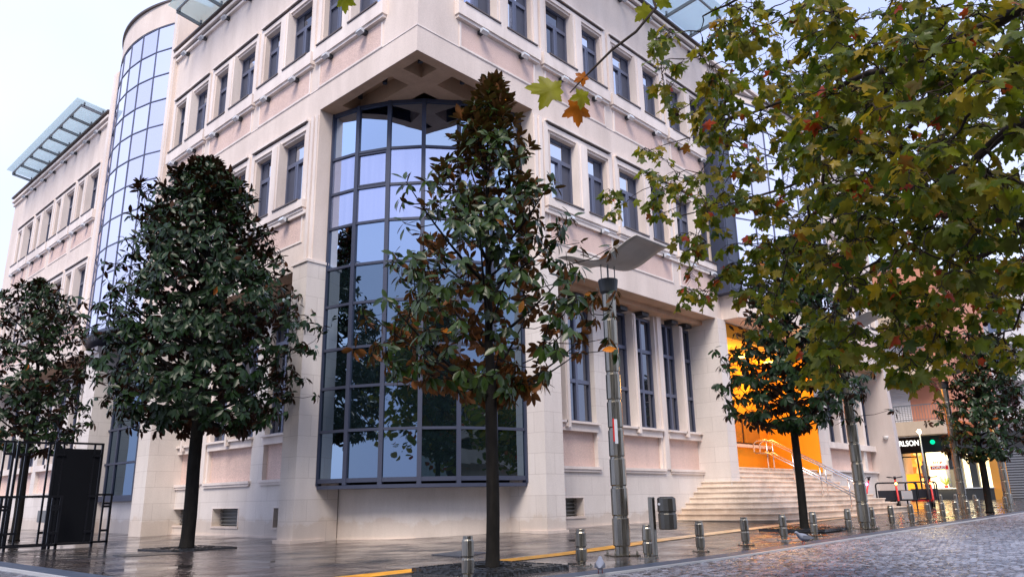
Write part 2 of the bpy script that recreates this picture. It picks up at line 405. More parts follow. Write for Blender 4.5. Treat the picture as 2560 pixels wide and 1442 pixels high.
# ---- corner bow window
def arc(a, b, sag, n, k=0.0):
    a = Vector(a); b = Vector(b); mid = (a+b)/2; ch = (b-a).length; r_ = (ch*ch/4+sag*sag)/(2*sag)
    nrm = Vector(((b-a).y, -(b-a).x)).normalized()
    if nrm.dot(-mid) < 0: nrm = -nrm
    cen = mid-nrm*(r_-sag); half = math.asin(min(1, ch/2/r_)); t = (a-cen).normalized(); out = []
    ang0 = math.atan2(a.y-cen.y, a.x-cen.x); ang1 = math.atan2(b.y-cen.y, b.x-cen.x)
    da = (ang1-ang0+math.pi) % (2*math.pi)-math.pi
    for i in range(n+1):
        an = ang0+da*i/n; out.append(Vector((cen.x+(r_+k)*math.cos(an), cen.y+(r_+k)*math.sin(an))))
    return out, cen
rows = [1.15, 2.17, 3.06, 3.88, 4.83, 5.68, 6.62, 7.44, 8.30, 9.47]
P, cen = arc((9.02, 14.03), (12.07, 10.98), .75, 6)
fr = MB(); pane_lo, pane_hi, pane_dk = MB(), MB(), MB()
for i, p in enumerate(P):
    d = (p-cen).normalized(); t_ = Vector((-d.y, d.x)); w = .045 if 0 < i < 6 else .05
    q = [p+d*.05-t_*w, p+d*.05+t_*w, p-d*.08+t_*w, p-d*.08-t_*w]; fr.prism([tuple(v) for v in q], 1.10, 9.47)
for k, z in enumerate(rows):
    for i in range(6):
        a, b = P[i], P[i+1]; d = ((a+b)/2-cen).normalized(); hh = .085 if k in (0, 9) else .04
        z0 = z-hh*(0 if k == 0 else 1 if k == 9 else .5)*1.0; z1 = z0+(hh if k in (0, 9) else hh*1.4)
        q = [a+d*.035, b+d*.035, b-d*.06, a-d*.06]; fr.prism([tuple(v) for v in q], z0, z1)
rg = random.Random(3)
for k in range(9):
    for i in range(6):
        a, b = P[i], P[i+1]; d = ((a+b)/2-cen).normalized()
        j = [rg.uniform(-.0022, .0022) for _ in range(4)]
        vs_ = [(a.x-d.x*j[0], a.y-d.y*j[0], rows[k]), (b.x-d.x*j[1], b.y-d.y*j[1], rows[k]), (b.x-d.x*j[2], b.y-d.y*j[2], rows[k+1]), (a.x-d.x*j[3], a.y-d.y*j[3], rows[k+1])]
        (pane_hi if k in (6, 7) and i < 5 else pane_dk if k < 5 else pane_lo).add(vs_, [(0, 1, 2, 3)])
m_blind = mat('lit_blind', (.9, .7, .4), .5, emit=(1, .66, .30), es=.2); gb_ = N(m_blind, 'NewGeometry'); wb_ = N(m_blind, 'TexWave', Scale=4.2, bands_direction='Z'); L(m_blind, gb_.outputs['Position'], wb_.inputs['Vector']); rb_ = ramp(m_blind, wb_.outputs['Fac'], [(.2, (.75, .42, .18)), (.6, (1, .72, .38))]); L(m_blind, rb_.outputs[0], B(m_blind).inputs['Emission Color'])
a, b = P[1], P[2]; d = ((a+b)/2-cen).normalized(); q = [a.lerp(b, .06)+d*.012, a.lerp(b, .66)+d*.012, a.lerp(b, .66)+d*.006, a.lerp(b, .06)+d*.006]
lb = MB(); o0 = [(v.x, v.y) for v in q]; lb.prism(o0, 1.26, 1.52)
# an opening sash in the upper left
a, b = P[1], P[2]; d = ((a+b)/2-cen).normalized()
def onp(u, z, off): 
    p = a.lerp(b, u)+d*off; return (p.x, p.y, z)
for (u0, z0, u1, z1) in ((.06, 7.5, .94, 7.5), (.06, 8.24, .94, 8.24), (.06, 7.5, .06, 8.24), (.94, 7.5, .94, 8.24)): fr.bar(onp(u0, z0, .03), onp(u1, z1, .03), .022, .03)
q = [tuple(v) for v in arc((9.0, 14.03), (12.07, 10.96), .80, 12)[0]]; fr.prism(q, 1.03, 1.10)
bow = fr.build('bow_window', m_frame, bld)
pane_lo.build('pane', m_glass_b, bow); pane_hi.build('pane', m_glass_c, bow); pane_dk.build('pane', m_glass_l, bow)
q = [tuple(v) for v in arc((9.56, 14.03), (12.07, 11.46), .62, 14)[0]]+[(13, 11.46), (13, 14.03)]
stone_s = MB(); stone_s.prism(q, -.05, 1.06)
m_base = stucco('smooth_base_wall', (.79, .73, .69), 50, .0012, .16, False, speck=.03)
stone_s.build('bow_base_wall', m_base, bld)
q = [tuple(v) for v in arc((9.54, 14.05), (12.09, 11.44), .65, 14)[0]]+[(13, 11.46), (13, 14.03)]
trim.prism(q, -.05, .065)
# side cheeks above the lower piers, next to the bow
for side in (SR, SL):
    side.box(wall, NB, NB+.5, .45, 1.3, 5.86, 9.47)
# added dark boxes filling the interior, to keep light from leaking through
core = MB()
core.box((12.2, 11.95, 0), (20.2, 22, 9.9)); core.box((20.2, 13.65, 0), (27.4, 22, 9.9)); core.box((20.2, 11.3, 5.9), (27.9, 13.65, 9.9)); core.box((27.4, 11.95, 0), (33.9, 22, 9.9)); core.box((10.05, 14.2, 0), (20, 40.2, 9.9)); core.box((X0+.44, Y0+.44, 9.96), (33.9, 22, 14.7)); core.box((X0+.44, 15, 9.96), (20, 40.2, 14.7))
core.box((X0+.02, Y0+.02, 14.7), (34.1, 22, 14.8)); core.box((X0+.02, 22, 14.7), (20, 40.2, 14.8))
core.build('light_block_core', m_dark, bld)

# ---- left projecting curtain of mirror glass
def curtain(p0, p1, sag, ncol, zb, zt, nrow, ztop, soffit=True):
    P, cen = arc(p0, p1, sag, ncol); f = MB(); g = MB()
    for i, p in enumerate(P):
        d = (p-cen).normalized(); t_ = Vector((-d.y, d.x)); f.prism([tuple(v) for v in (p+d*.02-t_*.016, p+d*.02+t_*.016, p-d*.05+t_*.016, p-d*.05-t_*.016)], zb, zt)
    hs = [zb+(zt-zb)*k/nrow for k in range(nrow+1)]
    for k, z in enumerate(hs):
        for i in range(ncol):
            a, b = P[i], P[i+1]; d = ((a+b)/2-cen).normalized()
            f.prism([tuple(v) for v in (a+d*.02, b+d*.02, b-d*.05, a-d*.05)], z-.016, z+.016)
            if k < nrow:
                j = [rg.uniform(-.003, .003) for _ in range(4)]
                g.add([(a.x-d.x*j[0], a.y-d.y*j[0], z), (b.x-d.x*j[1], b.y-d.y*j[1], z), (b.x-d.x*j[2], b.y-d.y*j[2], hs[k+1]), (a.x-d.x*j[3], a.y-d.y*j[3], hs[k+1])], [(0, 1, 2, 3)])
    o_ = f.build('curtain_wall', m_frame2, bld); g.build('pane', m_glass_s, o_)
    # fascia above, floor plate below
    Q, _ = arc(p0, p1, sag+.03, 24)
    for z0, z1, s_, M_ in ((zt+.03, ztop, .03, m_wall), (ztop, ztop+.07, .12, m_sillm), (zb-.10, zb-.02, .05, m_frame)):
        Q = [tuple(v) for v in arc(p0, p1, sag+s_, 24)[0]]
        b_ = MB(); e = Vector(p1)-Vector(p0); nn = Vector((e.y, -e.x)).normalized()
        if nn.dot(-(Vector(p0)+Vector(p1))) > 0: nn = -nn
        dd = .5 if z0 > zt else 1.2
        b_.prism(Q+[tuple(Vector(p1)+nn*dd), tuple(Vector(p0)+nn*dd)], z0, z1); b_.build('curtain_fascia' if z0 > zt else 'curtain_base', M_, bld)
    return o_
curtain((X0, 22.93), (X0, 27.72), .52, 6, 6.02, 16.1, 11, 17.0)
# masonry fins on both sides of it
for y0, y1, z1 in ((22.55, 22.93, 16.9), (27.72, 28.2, 16.3)):
    wall.box((X0-.10, y0, 5.72), (X0+1.2, y1, z1)); trim.box((X0-.13, y0+.1, 5.72), (X0-.10, y1-.1, z1-.02))
wall.box((X0+.5, 22.93, 14.8), (X0+1.2, 27.72, 16.9))
# glazed shop-like front below it
f = MB(); g = MB()
xg = X0+.55
for y in (22.3, 23.9, 25.5, 26.15): f.box((xg, y-.04, 1.0), (xg+.1, y+.04, 5.75))
for z in (1.0, 2.05, 3.1, 4.15, 5.2): f.box((xg-.01, 22.3, z-.03), (xg+.1, 26.4, z+.03))
f.box((xg-.09, 22.2, .93), (xg+.1, 26.4, 1.1)); g.box((xg+.04, 22.3, 1.0), (xg+.06, 26.4, 5.7))
o_ = f.build('glazed_front', m_frame, bld); g.build('pane', m_glass_l, o_)
stone.box((X0+.6, 22.35, -.05), (X0+1.2, 26.4, .95))
stone.box((X0-.02, 26.3, -.05), (X0+1.2, 27.3, 5.55)); trim.box((X0-.12, 26.2, 5.55), (X0+1.2, 27.4, 5.75))
# ---- left wing
S2 = 17.58
holes2, holes1, hg = [], [], []
for i in range(4):
    a0 = S2+.35+2.56*i
    holes2 += bay(SL, a0, True, 2.44); holes1 += bay(SL, a0, False, 2.44)
e2 = 29.4
wallrow(SL, S2, e2, Z['cs'], Z['top'], holes2, Z['w2b'], Z['w2t']); wallrow(SL, S2, e2, Z['gs'], Z['cs'], holes1, Z['w1b'], Z['w1t'])
trim.box((X0-.08, Y0+S2, Z['c0']), (X0, Y0+e2+.05, Z['c0']+.08)); trim.box((X0-.14, Y0+S2, Z['c0']+.17), (X0, Y0+e2+.1, Z['c0']+.27)); sills_strips.box((X0-.18, Y0+S2, Z['top']), (X0+.2, Y0+e2+.12, Z['top']+.06))
wall.box((X0-.35, Y0+e2-.9, 8.2), (X0+3, Y0+e2+.5, 9.25))
stone.box((X0+.8, Y0+S2-.8, -.05), (X0+1.2, Y0+e2, 1.30))
for i in range(4):
    a0 = Y0+S2+.1+2.9*i
    stone.box((X0+.8, a0, 1.3), (X0+1.3, a0+.5, Z['gs'])); gp = MB(); gp.box((X0+.93, a0+.5, 1.3), (X0+1.3, a0+2.9, 2.12)); gp.build('pink_panel', m_pink, bld); trim.box((X0+.74, a0+.45, 2.12), (X0+1.3, a0+2.9, 2.34)); trim.box((X0+.74, a0+.45, 1.25), (X0+1.2, a0+2.9, 1.31))
    for j in (0, 1): put_window(SL, a0-Y0+1.1+1.2*j, .95, 2.34, 1.02, 3.16, 3, m_glass_d)
    trim.box((X0+.74, a0+1.62, 2.2), (X0+1.3, a0+1.78, 5.6))
    vm = MB(); vm.box((X0+.78, a0+1.0, .3), (X0+.82, a0+1.9, .7)); vm.build('basement_vent', m_louvre, bld)
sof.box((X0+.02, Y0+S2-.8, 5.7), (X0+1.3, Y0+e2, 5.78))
stone.box((X0, Y0+e2-.6, -.05), (X0+1.2, Y0+e2, 5.75))
# ---- right: projecting bay over the entrance, then the far wing
wall.box((20.29, Y0-.5, 5.75), (20.75, Y0+.6, 6.50)); 
f = MB(); f.box((20.02, Y0-.5, 6.5), (20.75, Y0-.0, 13.2)); f.box((19.98, Y0-.54, 6.46), (20.8, Y0, 6.52))
for z in np.arange(6.6, 12.9, .86): f.box((20.10, Y0-.515, z), (20.36, Y0-.5, z+.72)); 
f.build('curtain_corner_panel', m_frame, bld)
curtain((20.75, Y0-.5), (27.9, Y0-.5), .75, 9, 6.5, 13.0, 8, 13.25)
wall.box((20.29, Y0, 13.2), (28.35, Y0+.45, Z['top'])); trim.box((20.3, Y0-.08, Z['c0']), (28.35, Y0, Z['c0']+.08)); trim.box((20.3, Y0-.14, Z['c0']+.17), (28.35, Y0, Z['c0']+.27))
Q = [tuple(v) for v in arc((20.3, Y0-.5), (27.9, Y0-.5), .80, 20)[0]]+[(27.9, Y0+1), (20.3, Y0+1)]
wall.prism(Q, 5.76, 6.33)
wall.box((27.9, Y0-.5, 5.75), (28.35, Y0+.6, 13.25))
S3 = 28.35-X0; e3 = 34.25-X0
h2, h1 = [], []
for i in range(2):
    a0 = S3+.25+2.72*i
    h2 += bay(SR, a0, True, 2.5); h1 += bay(SR, a0, False, 2.5)
wallrow(SR, S3, e3, Z['cs'], Z['top'], h2, Z['w2b'], Z['w2t']); wallrow(SR, S3, e3, Z['gs'], Z['cs'], h1, Z['w1b'], Z['w1t'])
trim.box((28.35, Y0-.14, Z['c0']+.17), (34.4, Y0, Z['c0']+.27)); trim.box((28.35, Y0-.08, Z['c0']), (34.3, Y0, Z['c0']+.08))
# ground floor of the far wing and the big end pier
stone.box((27.3, Y0+.8, 0), (33.95, Y0+1.2, 1.62)); pink.box((27.6, Y0+.96, 1.62), (33.95, Y0+1.3, 2.42)); trim.box((27.5, Y0+.70, 2.42), (33.9, Y0+1.3, 2.64)); trim.box((27.4, Y0+.70, 1.56), (33.9, Y0+1.2, 1.63))
stone.box((26.9, Y0+.2, .2), (27.7, Y0+1.3, 5.75)); wall.box((27.5, Y0+.85, 5.4), (33.95, Y0+1.3, 5.75))
for x in (29.0, 30.25, 31.5, 32.75): trim.box((x, Y0+.72, 2.5), (x+.22, Y0+1.3, 5.5))
stone.box((29.0, Y0+.80, 1.62), (29.3, Y0+1.25, 2.5)); stone.box((32.7, Y0+.80, 1.62), (33.0, Y0+1.25, 2.5))
for x in (28.35, 29.74, 30.99, 32.24, 33.45): put_window(SR, x-X0, .95, 2.64, .98, 2.8, 3, m_glass_d)
m_pier = stucco('plain_pier', (.60, .53, .51), 60, .002, .15)
ep = MB(); ep.add([(33.95, Y0-.14, 0), (34.5, Y0-.14, 0), (34.5, Y0+1.5, 0), (33.95, Y0+1.5, 0), (33.95, Y0, 5.75), (34.25, Y0, 5.75), (34.25, Y0+1.5, 5.75), (33.95, Y0+1.5, 5.75)], [(0, 3, 2, 1), (4, 5, 6, 7), (0, 1, 5, 4), (1, 2, 6, 5), (2, 3, 7, 6), (3, 0, 4, 7)])
ep.build('end_pier', m_pier, bld)
sof.box((27.3, Y0+.02, 5.69), (34.2, Y0+1.2, 5.77))
b = MB(); b.lathe((33.88, Y0+.25, 3.0), [(0, -.11), (.07, -.08), (.10, 0), (.10, .03)], 14); b.build('security_camera', mat('white_plastic', (.8, .8, .8), .3), bld, smooth=True)
# ---- entrance niche
m_orange = stucco('ochre_paint', (.80, .36, .012), 40, .002, .1, speck=.02)
ni = MB(); ni.box((20.45, 12.6, 1.4), (27.3, 12.8, 5.8)); ni.box((20.40, 10.9, 1.4), (20.44, 12.6, 5.8)); ni.box((26.84, 10.78, 1.5), (26.9, 12.6, 5.8)); ni.box((20.4, 10.65, 5.30), (26.84, 12.6, 5.72))
ni.build('entrance_niche', m_orange, bld)
trim.box((20.44, 12.50, 2.36), (26.84, 12.6, 2.46))
dr = MB(); dr.box((23.7, 12.56, 2.46), (26.1, 12.6, 3.42)); dr.box((21.2, 12.55, 1.56), (22.9, 12.6, 4.1))
o_ = dr.build('entrance_door', mat('door_brown', (.05, .022, .01), .4), bld)
g = MB(); 
for x0_, x1_, z0_, z1_ in ((23.78, 24.75, 2.52, 3.34), (24.9, 26.02, 2.52, 3.34), (21.3, 22.0, 1.65, 4.0), (22.1, 22.8, 1.65, 4.0)): g.box((x0_, 12.53, z0_), (x1_, 12.555, z1_))
g.build('pane', mat('warm_glass', (.42, .20, .04), .15), o_)
nl = MB()
for x in (21.8, 23.8, 25.8): nl.lathe((x, 11.8, 5.24), [(.16, 0), (.16, .06)], 16)
nl.build('entrance_lamp', mat('warm_lamp_glow', (1, .6, .2), .3, emit=(1, .5, .10), es=6), bld)
for x in (21.9, 23.8, 25.6):
    ld = bpy.data.lights.new('entrance_light', 'POINT'); ld.energy = 42; ld.color = (1, .60, .16); ld.shadow_soft_size = .25
    lo = bpy.data.objects.new('entrance_light', ld); C.objects.link(lo); lo.location = (x, 11.7, 4.7); lo.parent = bld
core2 = MB(); core2.box((20.0, 13.65, 0), (27.5, 14, 9)); core2.build('back_wall', m_dark, bld)

# ---- glass canopies on brackets along the roof edge
m_cglass = bpy.data.materials.new('greenish_canopy_glass'); m_cglass.use_nodes = True
b_ = B(m_cglass); b_.inputs['Base Color'].default_value = (.72, .97, .97, 1); b_.inputs['Roughness'].default_value = .2; b_.inputs['Alpha'].default_value = .42; b_.inputs['IOR'].default_value = 1.1
def canopy(side, a0, a1, step, z=14.98):
    fr_ = MB(); w0, w1 = .05, (-1.2 if side.r else -.85)
    def pt(a, d, zz): return side.p(a, d, zz)
    fr_.bar(pt(a0, w0-.02, z-.02), pt(a1, w0-.02, z-.02), .10, .24)
    fr_.bar(pt(a0, w1, z+.11), pt(a1, w1, z+.11), .05, .06)
    n = max(1, round((a1-a0)/step)); pr = []
    for i in range(n+1):
        a = a0+(a1-a0)*i/n
        p0 = Vector(pt(a, 0, z-.04)); p1 = Vector(pt(a, w1, z+.08)); fr_.bar(p0, p1, .05, .10)
        for t_ in (.12, .9):
            c_ = p0.lerp(p1, t_); fr_.bar(c_, c_+Vector((0, 0, .16)), .05)
    o_ = fr_.build('glass_canopy', m_steelg, bld)
    g_ = MB(); q0, q1, q2, q3 = pt(a0-.15, -.02, z+.12), pt(a1+.15, -.02, z+.12), pt(a1+.15, w1-.22, z+.25), pt(a0-.15, w1-.22, z+.25)
    up = Vector((0, 0, .02)); vs_ = [Vector(v) for v in (q0, q1, q2, q3)]
    g_.add(vs_+[v+up for v in vs_], [(0, 1, 2, 3), (4, 5, 6, 7), (0, 1, 5, 4), (1, 2, 6, 5), (2, 3, 7, 6), (3, 0, 4, 7)]); g_.build('canopy_glass', m_cglass, o_)
canopy(SL, 18.3, 26.9, 1.22); canopy(SL, 1.0, 10.3, 1.35); canopy(SR, 1.0, 11.1, 1.35); canopy(SR, 20.3, 25.3, 1.25)
wall.box((X0+.6, Y0+9.2, 14.8), (X0+1.0, 22.55, 16.4))

for nm, mb_, M_ in (('facade_wall', wall, m_wall), ('trim', trim, m_trim), ('pink_panel', pink, m_pink), ('stone_base', stone, m_stone), ('reveal', rev, m_reveal), ('soffit', sof, m_soffit), ('metal_sill_and_dark_strip', sills_strips, m_sillm)):
    if mb_.v: mb_.build(nm, M_, bld)
#SPLIT
# ------------------------------------------------------------------ ground
def grid_mesh(name, xs, ys, zf, M, kind='structure', keep=None):
    vs = [(x, y, zf(x, y)) for y in ys for x in xs]; nx = len(xs); f = []
    for j in range(len(ys)-1):
        for i in range(nx-1):
            if keep is None or keep((xs[i]+xs[i+1])/2, (ys[j]+ys[j+1])/2): f.append((j*nx+i, j*nx+i+1, (j+1)*nx+i+1, (j+1)*nx+i))
    me = bpy.data.meshes.new(name); me.from_pydata(vs, [], f); me.materials.append(M)
    me.polygons.foreach_set('use_smooth', [True]*len(f))
    o = bpy.data.objects.new(name, me); C.objects.link(o)
    if kind: o['kind'] = kind
    return o
KX, KY = 3.55, 5.45      # kerb lines: the pavement lies beyond both
# wet pavers
m_pave = mat('wet_pavers', (.1, .09, .09), .2)
g = N(m_pave, 'NewGeometry'); mp = N(m_pave, 'Mapping'); mp.inputs['Rotation'].default_value = (0, 0, R(0)); L(m_pave, g.outputs['Position'], mp.inputs[0])
wn = N(m_pave, 'TexNoise', Scale=.9, Detail=3.0); L(m_pave, g.outputs['Position'], wn.inputs['Vector'])
av = N(m_pave, 'VectorMath', operation='MULTIPLY_ADD'); av.inputs[1].default_value = (.10, .10, 0); L(m_pave, wn.outputs['Color'], av.inputs[0]); L(m_pave, mp.outputs[0], av.inputs[2])
bk = N(m_pave, 'TexBrick', Scale=1.0); bk.inputs['Brick Width'].default_value = .62; bk.inputs['Row Height'].default_value = .34; bk.inputs['Mortar Size'].default_value = .022; bk.inputs['Mortar Smooth'].default_value = .4; bk.inputs['Bias'].default_value = -.1
bk.inputs['Color1'].default_value = (.066, .062, .062, 1); bk.inputs['Color2'].default_value = (.024, .022, .023, 1); bk.inputs['Mortar'].default_value = (.008, .008, .008, 1)
L(m_pave, av.outputs[0], bk.inputs['Vector'])
# reddish band near the left wall
sx = N(m_pave, 'SeparateXYZ'); L(m_pave, g.outputs['Position'], sx.inputs[0])
n5 = N(m_pave, 'TexNoise', Scale=.35, Detail=4.0); L(m_pave, g.outputs['Position'], n5.inputs['Vector'])
rr = ramp(m_pave, n5.outputs[0], [(.42, (1, 1, 1)), (.62, (1.2, .92, .88))])
cm = mult(m_pave, bk.outputs['Color'], rr.outputs[0]); L(m_pave, cm, B(m_pave).inputs['Base Color'])
n6 = N(m_pave, 'TexNoise', Scale=1.1, Detail=6.0, Roughness=.6); L(m_pave, g.outputs['Position'], n6.inputs['Vector'])
r6 = ramp(m_pave, n6.outputs[0], [(.40, (.03, .03, .03)), (.52, (.13, .13, .13)), (.72, (.36, .36, .36))]); L(m_pave, r6.outputs[0], B(m_pave).inputs['Roughness'])
B(m_pave).inputs['Specular IOR Level'].default_value = .75
n7 = N(m_pave, 'TexNoise', Scale=26, Detail=4.0); L(m_pave, g.outputs['Position'], n7.inputs['Vector'])
n8 = N(m_pave, 'TexNoise', Scale=3.2, Detail=3.0); L(m_pave, g.outputs['Position'], n8.inputs['Vector'])
wet = ramp(m_pave, n6.outputs[0], [(.42, (.04, .04, .04)), (.56, (1, 1, 1))])      # puddles lie flat, the rest is uneven
h1 = mult(m_pave, n7.outputs['Fac'], wet.outputs[0]); h2 = mult(m_pave, bk.outputs['Fac'], wet.outputs[0])
nb = bump(m_pave, h1, .006, .8); b2 = N(m_pave, 'Bump', invert=True); b2.inputs['Distance'].default_value = .012; b2.inputs['Strength'].default_value = 1.0
L(m_pave, h2, b2.inputs['Height']); L(m_pave, nb, b2.inputs['Normal'])
h3 = mult(m_pave, n8.outputs['Fac'], wet.outputs[0]); b3 = N(m_pave, 'Bump'); b3.inputs['Distance'].default_value = .03; b3.inputs['Strength'].default_value = .5; L(m_pave, h3, b3.inputs['Height']); L(m_pave, b2.outputs[0], b3.inputs['Normal'])
L(m_pave, b3.outputs[0], B(m_pave).inputs['Normal'])
xs = [KX]+list(np.arange(4, 60, .5))+[70, 90, 130, 200]; ys = [KY]+list(np.arange(5.75, 20, .5))+[22, 30, 45, 80, 200]
grid_mesh('pavement', xs, ys, lambda x, y: G(x, y), m_pave)
def gk(x): return smooth_step(x, 8, 12)*.0085*max(0, x-9)*(1 if x < 60 else 60/x)
# setts of the road: real relief near the camera
m_sett = mat('wet_setts', (.06, .055, .06), .3)
g = N(m_sett, 'NewGeometry')
SC = 9.0
mp = N(m_sett, 'Mapping'); mp.inputs['Rotation'].default_value = (0, 0, R(32)); mp.inputs['Scale'].default_value = (SC, SC, SC); L(m_sett, g.outputs['Position'], mp.inputs[0])
vo = N(m_sett, 'TexVoronoi', Scale=1.0); vo.inputs['Randomness'].default_value = .55; L(m_sett, mp.outputs[0], vo.inputs['Vector'])
ve = N(m_sett, 'TexVoronoi', Scale=1.0, feature='DISTANCE_TO_EDGE'); ve.inputs['Randomness'].default_value = .55; L(m_sett, mp.outputs[0], ve.inputs['Vector'])
cr_ = ramp(m_sett, vo.outputs['Color'], [(.2, (.085, .095, .125)), (.8, (.25, .27, .33))])
er = ramp(m_sett, ve.outputs['Distance'], [(.02, (.25, .22, .2)), (.12, (1, 1, 1))]); c_ = mult(m_sett, cr_.outputs[0], er.outputs[0])
nL = N(m_sett, 'TexNoise', Scale=.45, Detail=3.0); L(m_sett, g.outputs['Position'], nL.inputs['Vector']); rl = ramp(m_sett, nL.outputs[0], [(.4, (1, 1, 1)), (.65, (1.3, 1.2, 1.12))])
L(m_sett, mult(m_sett, c_, rl.outputs[0]), B(m_sett).inputs['Base Color'])
n9 = N(m_sett, 'TexNoise', Scale=30, Detail=4.0); L(m_sett, g.outputs['Position'], n9.inputs['Vector'])
r9 = ramp(m_sett, n9.outputs[0], [(.35, (.22, .22, .22)), (.7, (.5, .5, .5))]); L(m_sett, r9.outputs[0], B(m_sett).inputs['Roughness'])
bump(m_sett, n9.outputs['Fac'], .006, .8)
B(m_sett).inputs['Specular IOR Level'].default_value = .8
def sett_h(Xa, Ya):
    a = R(32); u = (Xa*math.cos(a)-Ya*math.sin(a))*SC; v = (Xa*math.sin(a)+Ya*math.cos(a))*SC
    iu = np.floor(u).astype(int); iv = np.floor(v).astype(int); d1 = np.full(u.shape, 9.); d2 = np.full(u.shape, 9.); hh = np.zeros(u.shape)
    for du in (-1, 0, 1):
        for dv in (-1, 0, 1):
            cu_, cv_ = iu+du, iv+dv
            h = (cu_*73856093 ^ cv_*19349663) & 0xffff; h = (h*40503) & 0xffff
            px = cu_+.5+(h/65535-.5)*.5; py = cv_+.5+(((h*7919) & 0xffff)/65535-.5)*.5
            d = np.hypot(u-px, v-py); near = d < d1
            d2 = np.where(near, d1, np.minimum(d2, d)); hh = np.where(near, ((h*31) & 0xff)/255., hh); d1 = np.where(near, d, d1)
    e = np.clip((d2-d1)/.42, 0, 1)
    return .013*(1-(1-e)**2.2)+.006*hh*e
xs = np.concatenate([np.arange(2.0, 14, .022), np.arange(14, 34, .06)]); ys = np.arange(1.0, KY-.30, .028)
Xg, Yg = np.meshgrid(xs, ys); Hh = sett_h(Xg, Yg)-.022
Zg = Hh+np.vectorize(gk)(Xg)
nx, ny = len(xs), len(ys)
vs_ = np.stack([Xg.ravel(), Yg.ravel(), Zg.ravel()], 1)
ii = (np.arange(ny-1)[:, None]*nx+np.arange(nx-1)[None]).ravel(); fs_ = np.stack([ii, ii+1, ii+1+nx, ii+nx], 1)
# keep only the part the low camera can see well; the rest is flat
def np_mesh(name, v, f, M, smooth=True, parent=None):
    me = bpy.data.meshes.new(name); v = np.asarray(v, dtype=np.float32); f = np.asarray(f, dtype=np.int32); k = f.shape[1]
    me.vertices.add(len(v)); me.vertices.foreach_set('co', v.ravel()); me.loops.add(f.size); me.loops.foreach_set('vertex_index', f.ravel())
    me.polygons.add(len(f)); me.polygons.foreach_set('loop_start', np.arange(0, f.size, k, dtype=np.int32)); me.update(calc_edges=True)
    if smooth: me.polygons.foreach_set('use_smooth', [True]*len(f))
    me.materials.append(M); o = bpy.data.objects.new(name, me); C.objects.link(o)
    if parent is not None: o.parent = parent
    return o
ang = np.arctan2(Yg, Xg).ravel()[fs_[:, 0]]; fs_ = fs_[ang < R(80)]
o = np_mesh('cobbled_road', vs_, fs_, m_sett); o['kind'] = 'structure'
xs = [-200, -60, -20, 0, 2, 8]+list(np.arange(9, 61, 2))+[70, 100, 200, 400]
grid_mesh('road', xs, [-300, -60, -10, 0, .99], lambda x, y: gk(x)-.02, m_sett)
grid_mesh('road', [34.0]+list(np.arange(36, 61, 3))+[100, 200, 400], [.99, KY-.3], lambda x, y: gk(x)-.02, m_sett)
grid_mesh('road', [-200, -30, -5, 0, 2.02], [.99, KY, 20, 80, 300], lambda x, y: -.02, m_sett)
grid_mesh('road', [2.0, KX-.3], [KY-.32, KY, 20, 80, 300], lambda x, y: -.021, m_sett)
# kerb band of smooth bluish stone, with a pale line on its road side
m_kerb = mat('blue_grey_kerb_stone', (.10, .115, .145), .22, spec=.35)
gk_ = N(m_kerb, 'NewGeometry'); nk = N(m_kerb, 'TexNoise', Scale=7.0, Detail=5.0); L(m_kerb, gk_.outputs['Position'], nk.inputs['Vector'])
rk = ramp(m_kerb, nk.outputs[0], [(.3, (.030, .045, .075)), (.7, (.065, .085, .125))]); L(m_kerb, rk.outputs[0], B(m_kerb).inputs['Base Color'])
rk2 = ramp(m_kerb, nk.outputs[0], [(.3, (.35,)*3), (.7, (.6,)*3)]); L(m_kerb, rk2.outputs[0], B(m_kerb).inputs['Roughness']); bump(m_kerb, nk.outputs[0], .004, .5)
m_kline = mat('pale_kerb_edge', (.42, .43, .44), .4)
kb = MB(); kl = MB()
edges = [(KX+.0, 60.0), (KX, KY+.35)]
def strip(mb, pts, z0, z1):      # pts: list of (inner xy, outer xy)
    for k in range(len(pts)-1):
        (a, b), (c, d) = pts[k], pts[k+1]; ga, gc = gk(a[0]), gk(c[0])
        mb.add([(a[0], a[1], z0+ga), (b[0], b[1], z0+ga), (d[0], d[1], z0+gc), (c[0], c[1], z0+gc), (a[0], a[1], z1+ga), (b[0], b[1], z1+ga), (d[0], d[1], z1+gc), (c[0], c[1], z1+gc)], [(0, 1, 2, 3), (4, 5, 6, 7), (0, 1, 5, 4), (2, 3, 7, 6), (1, 2, 6, 5), (3, 0, 4, 7)])
path = [(KX, y) for y in (80, 40, 20, 12, 9, 7, KY)]
band = [((KX+.02, y), (KX-.34, y)) for y in (80, 40, 20, 12, 9, 7)]+[((KX+.02, KY+.0), (KX-.34, KY-.34))]+[((x, KY), (x, KY-.34)) for x in [5, 7, 8, 8.5, 9, 9.5, 10, 10.5, 11, 11.5, 12]+list(range(13, 61, 2))+[100, 200]]
strip(kb, band, -.1, .006)
line = [((a_x-(.34 if a_x < 3.6 else 0), a_y) if a_x < 3.6 and a_y > KY+.1 else (a_x if a_x > 4 else KX-.34, KY-.34), (b_x-.035 if a_x < 3.6 else b_x, b_y-(.035 if (a_x > 3.6 or a_y < KY+.1) else 0))) for ((a_x, a_y), (b_x, b_y)) in band]
strip(kl, line, -.1, .012)
o = kb.build('kerb', m_kerb); o['kind'] = 'structure'; o = kl.build('kerb_edge', m_kline); o['kind'] = 'structure'
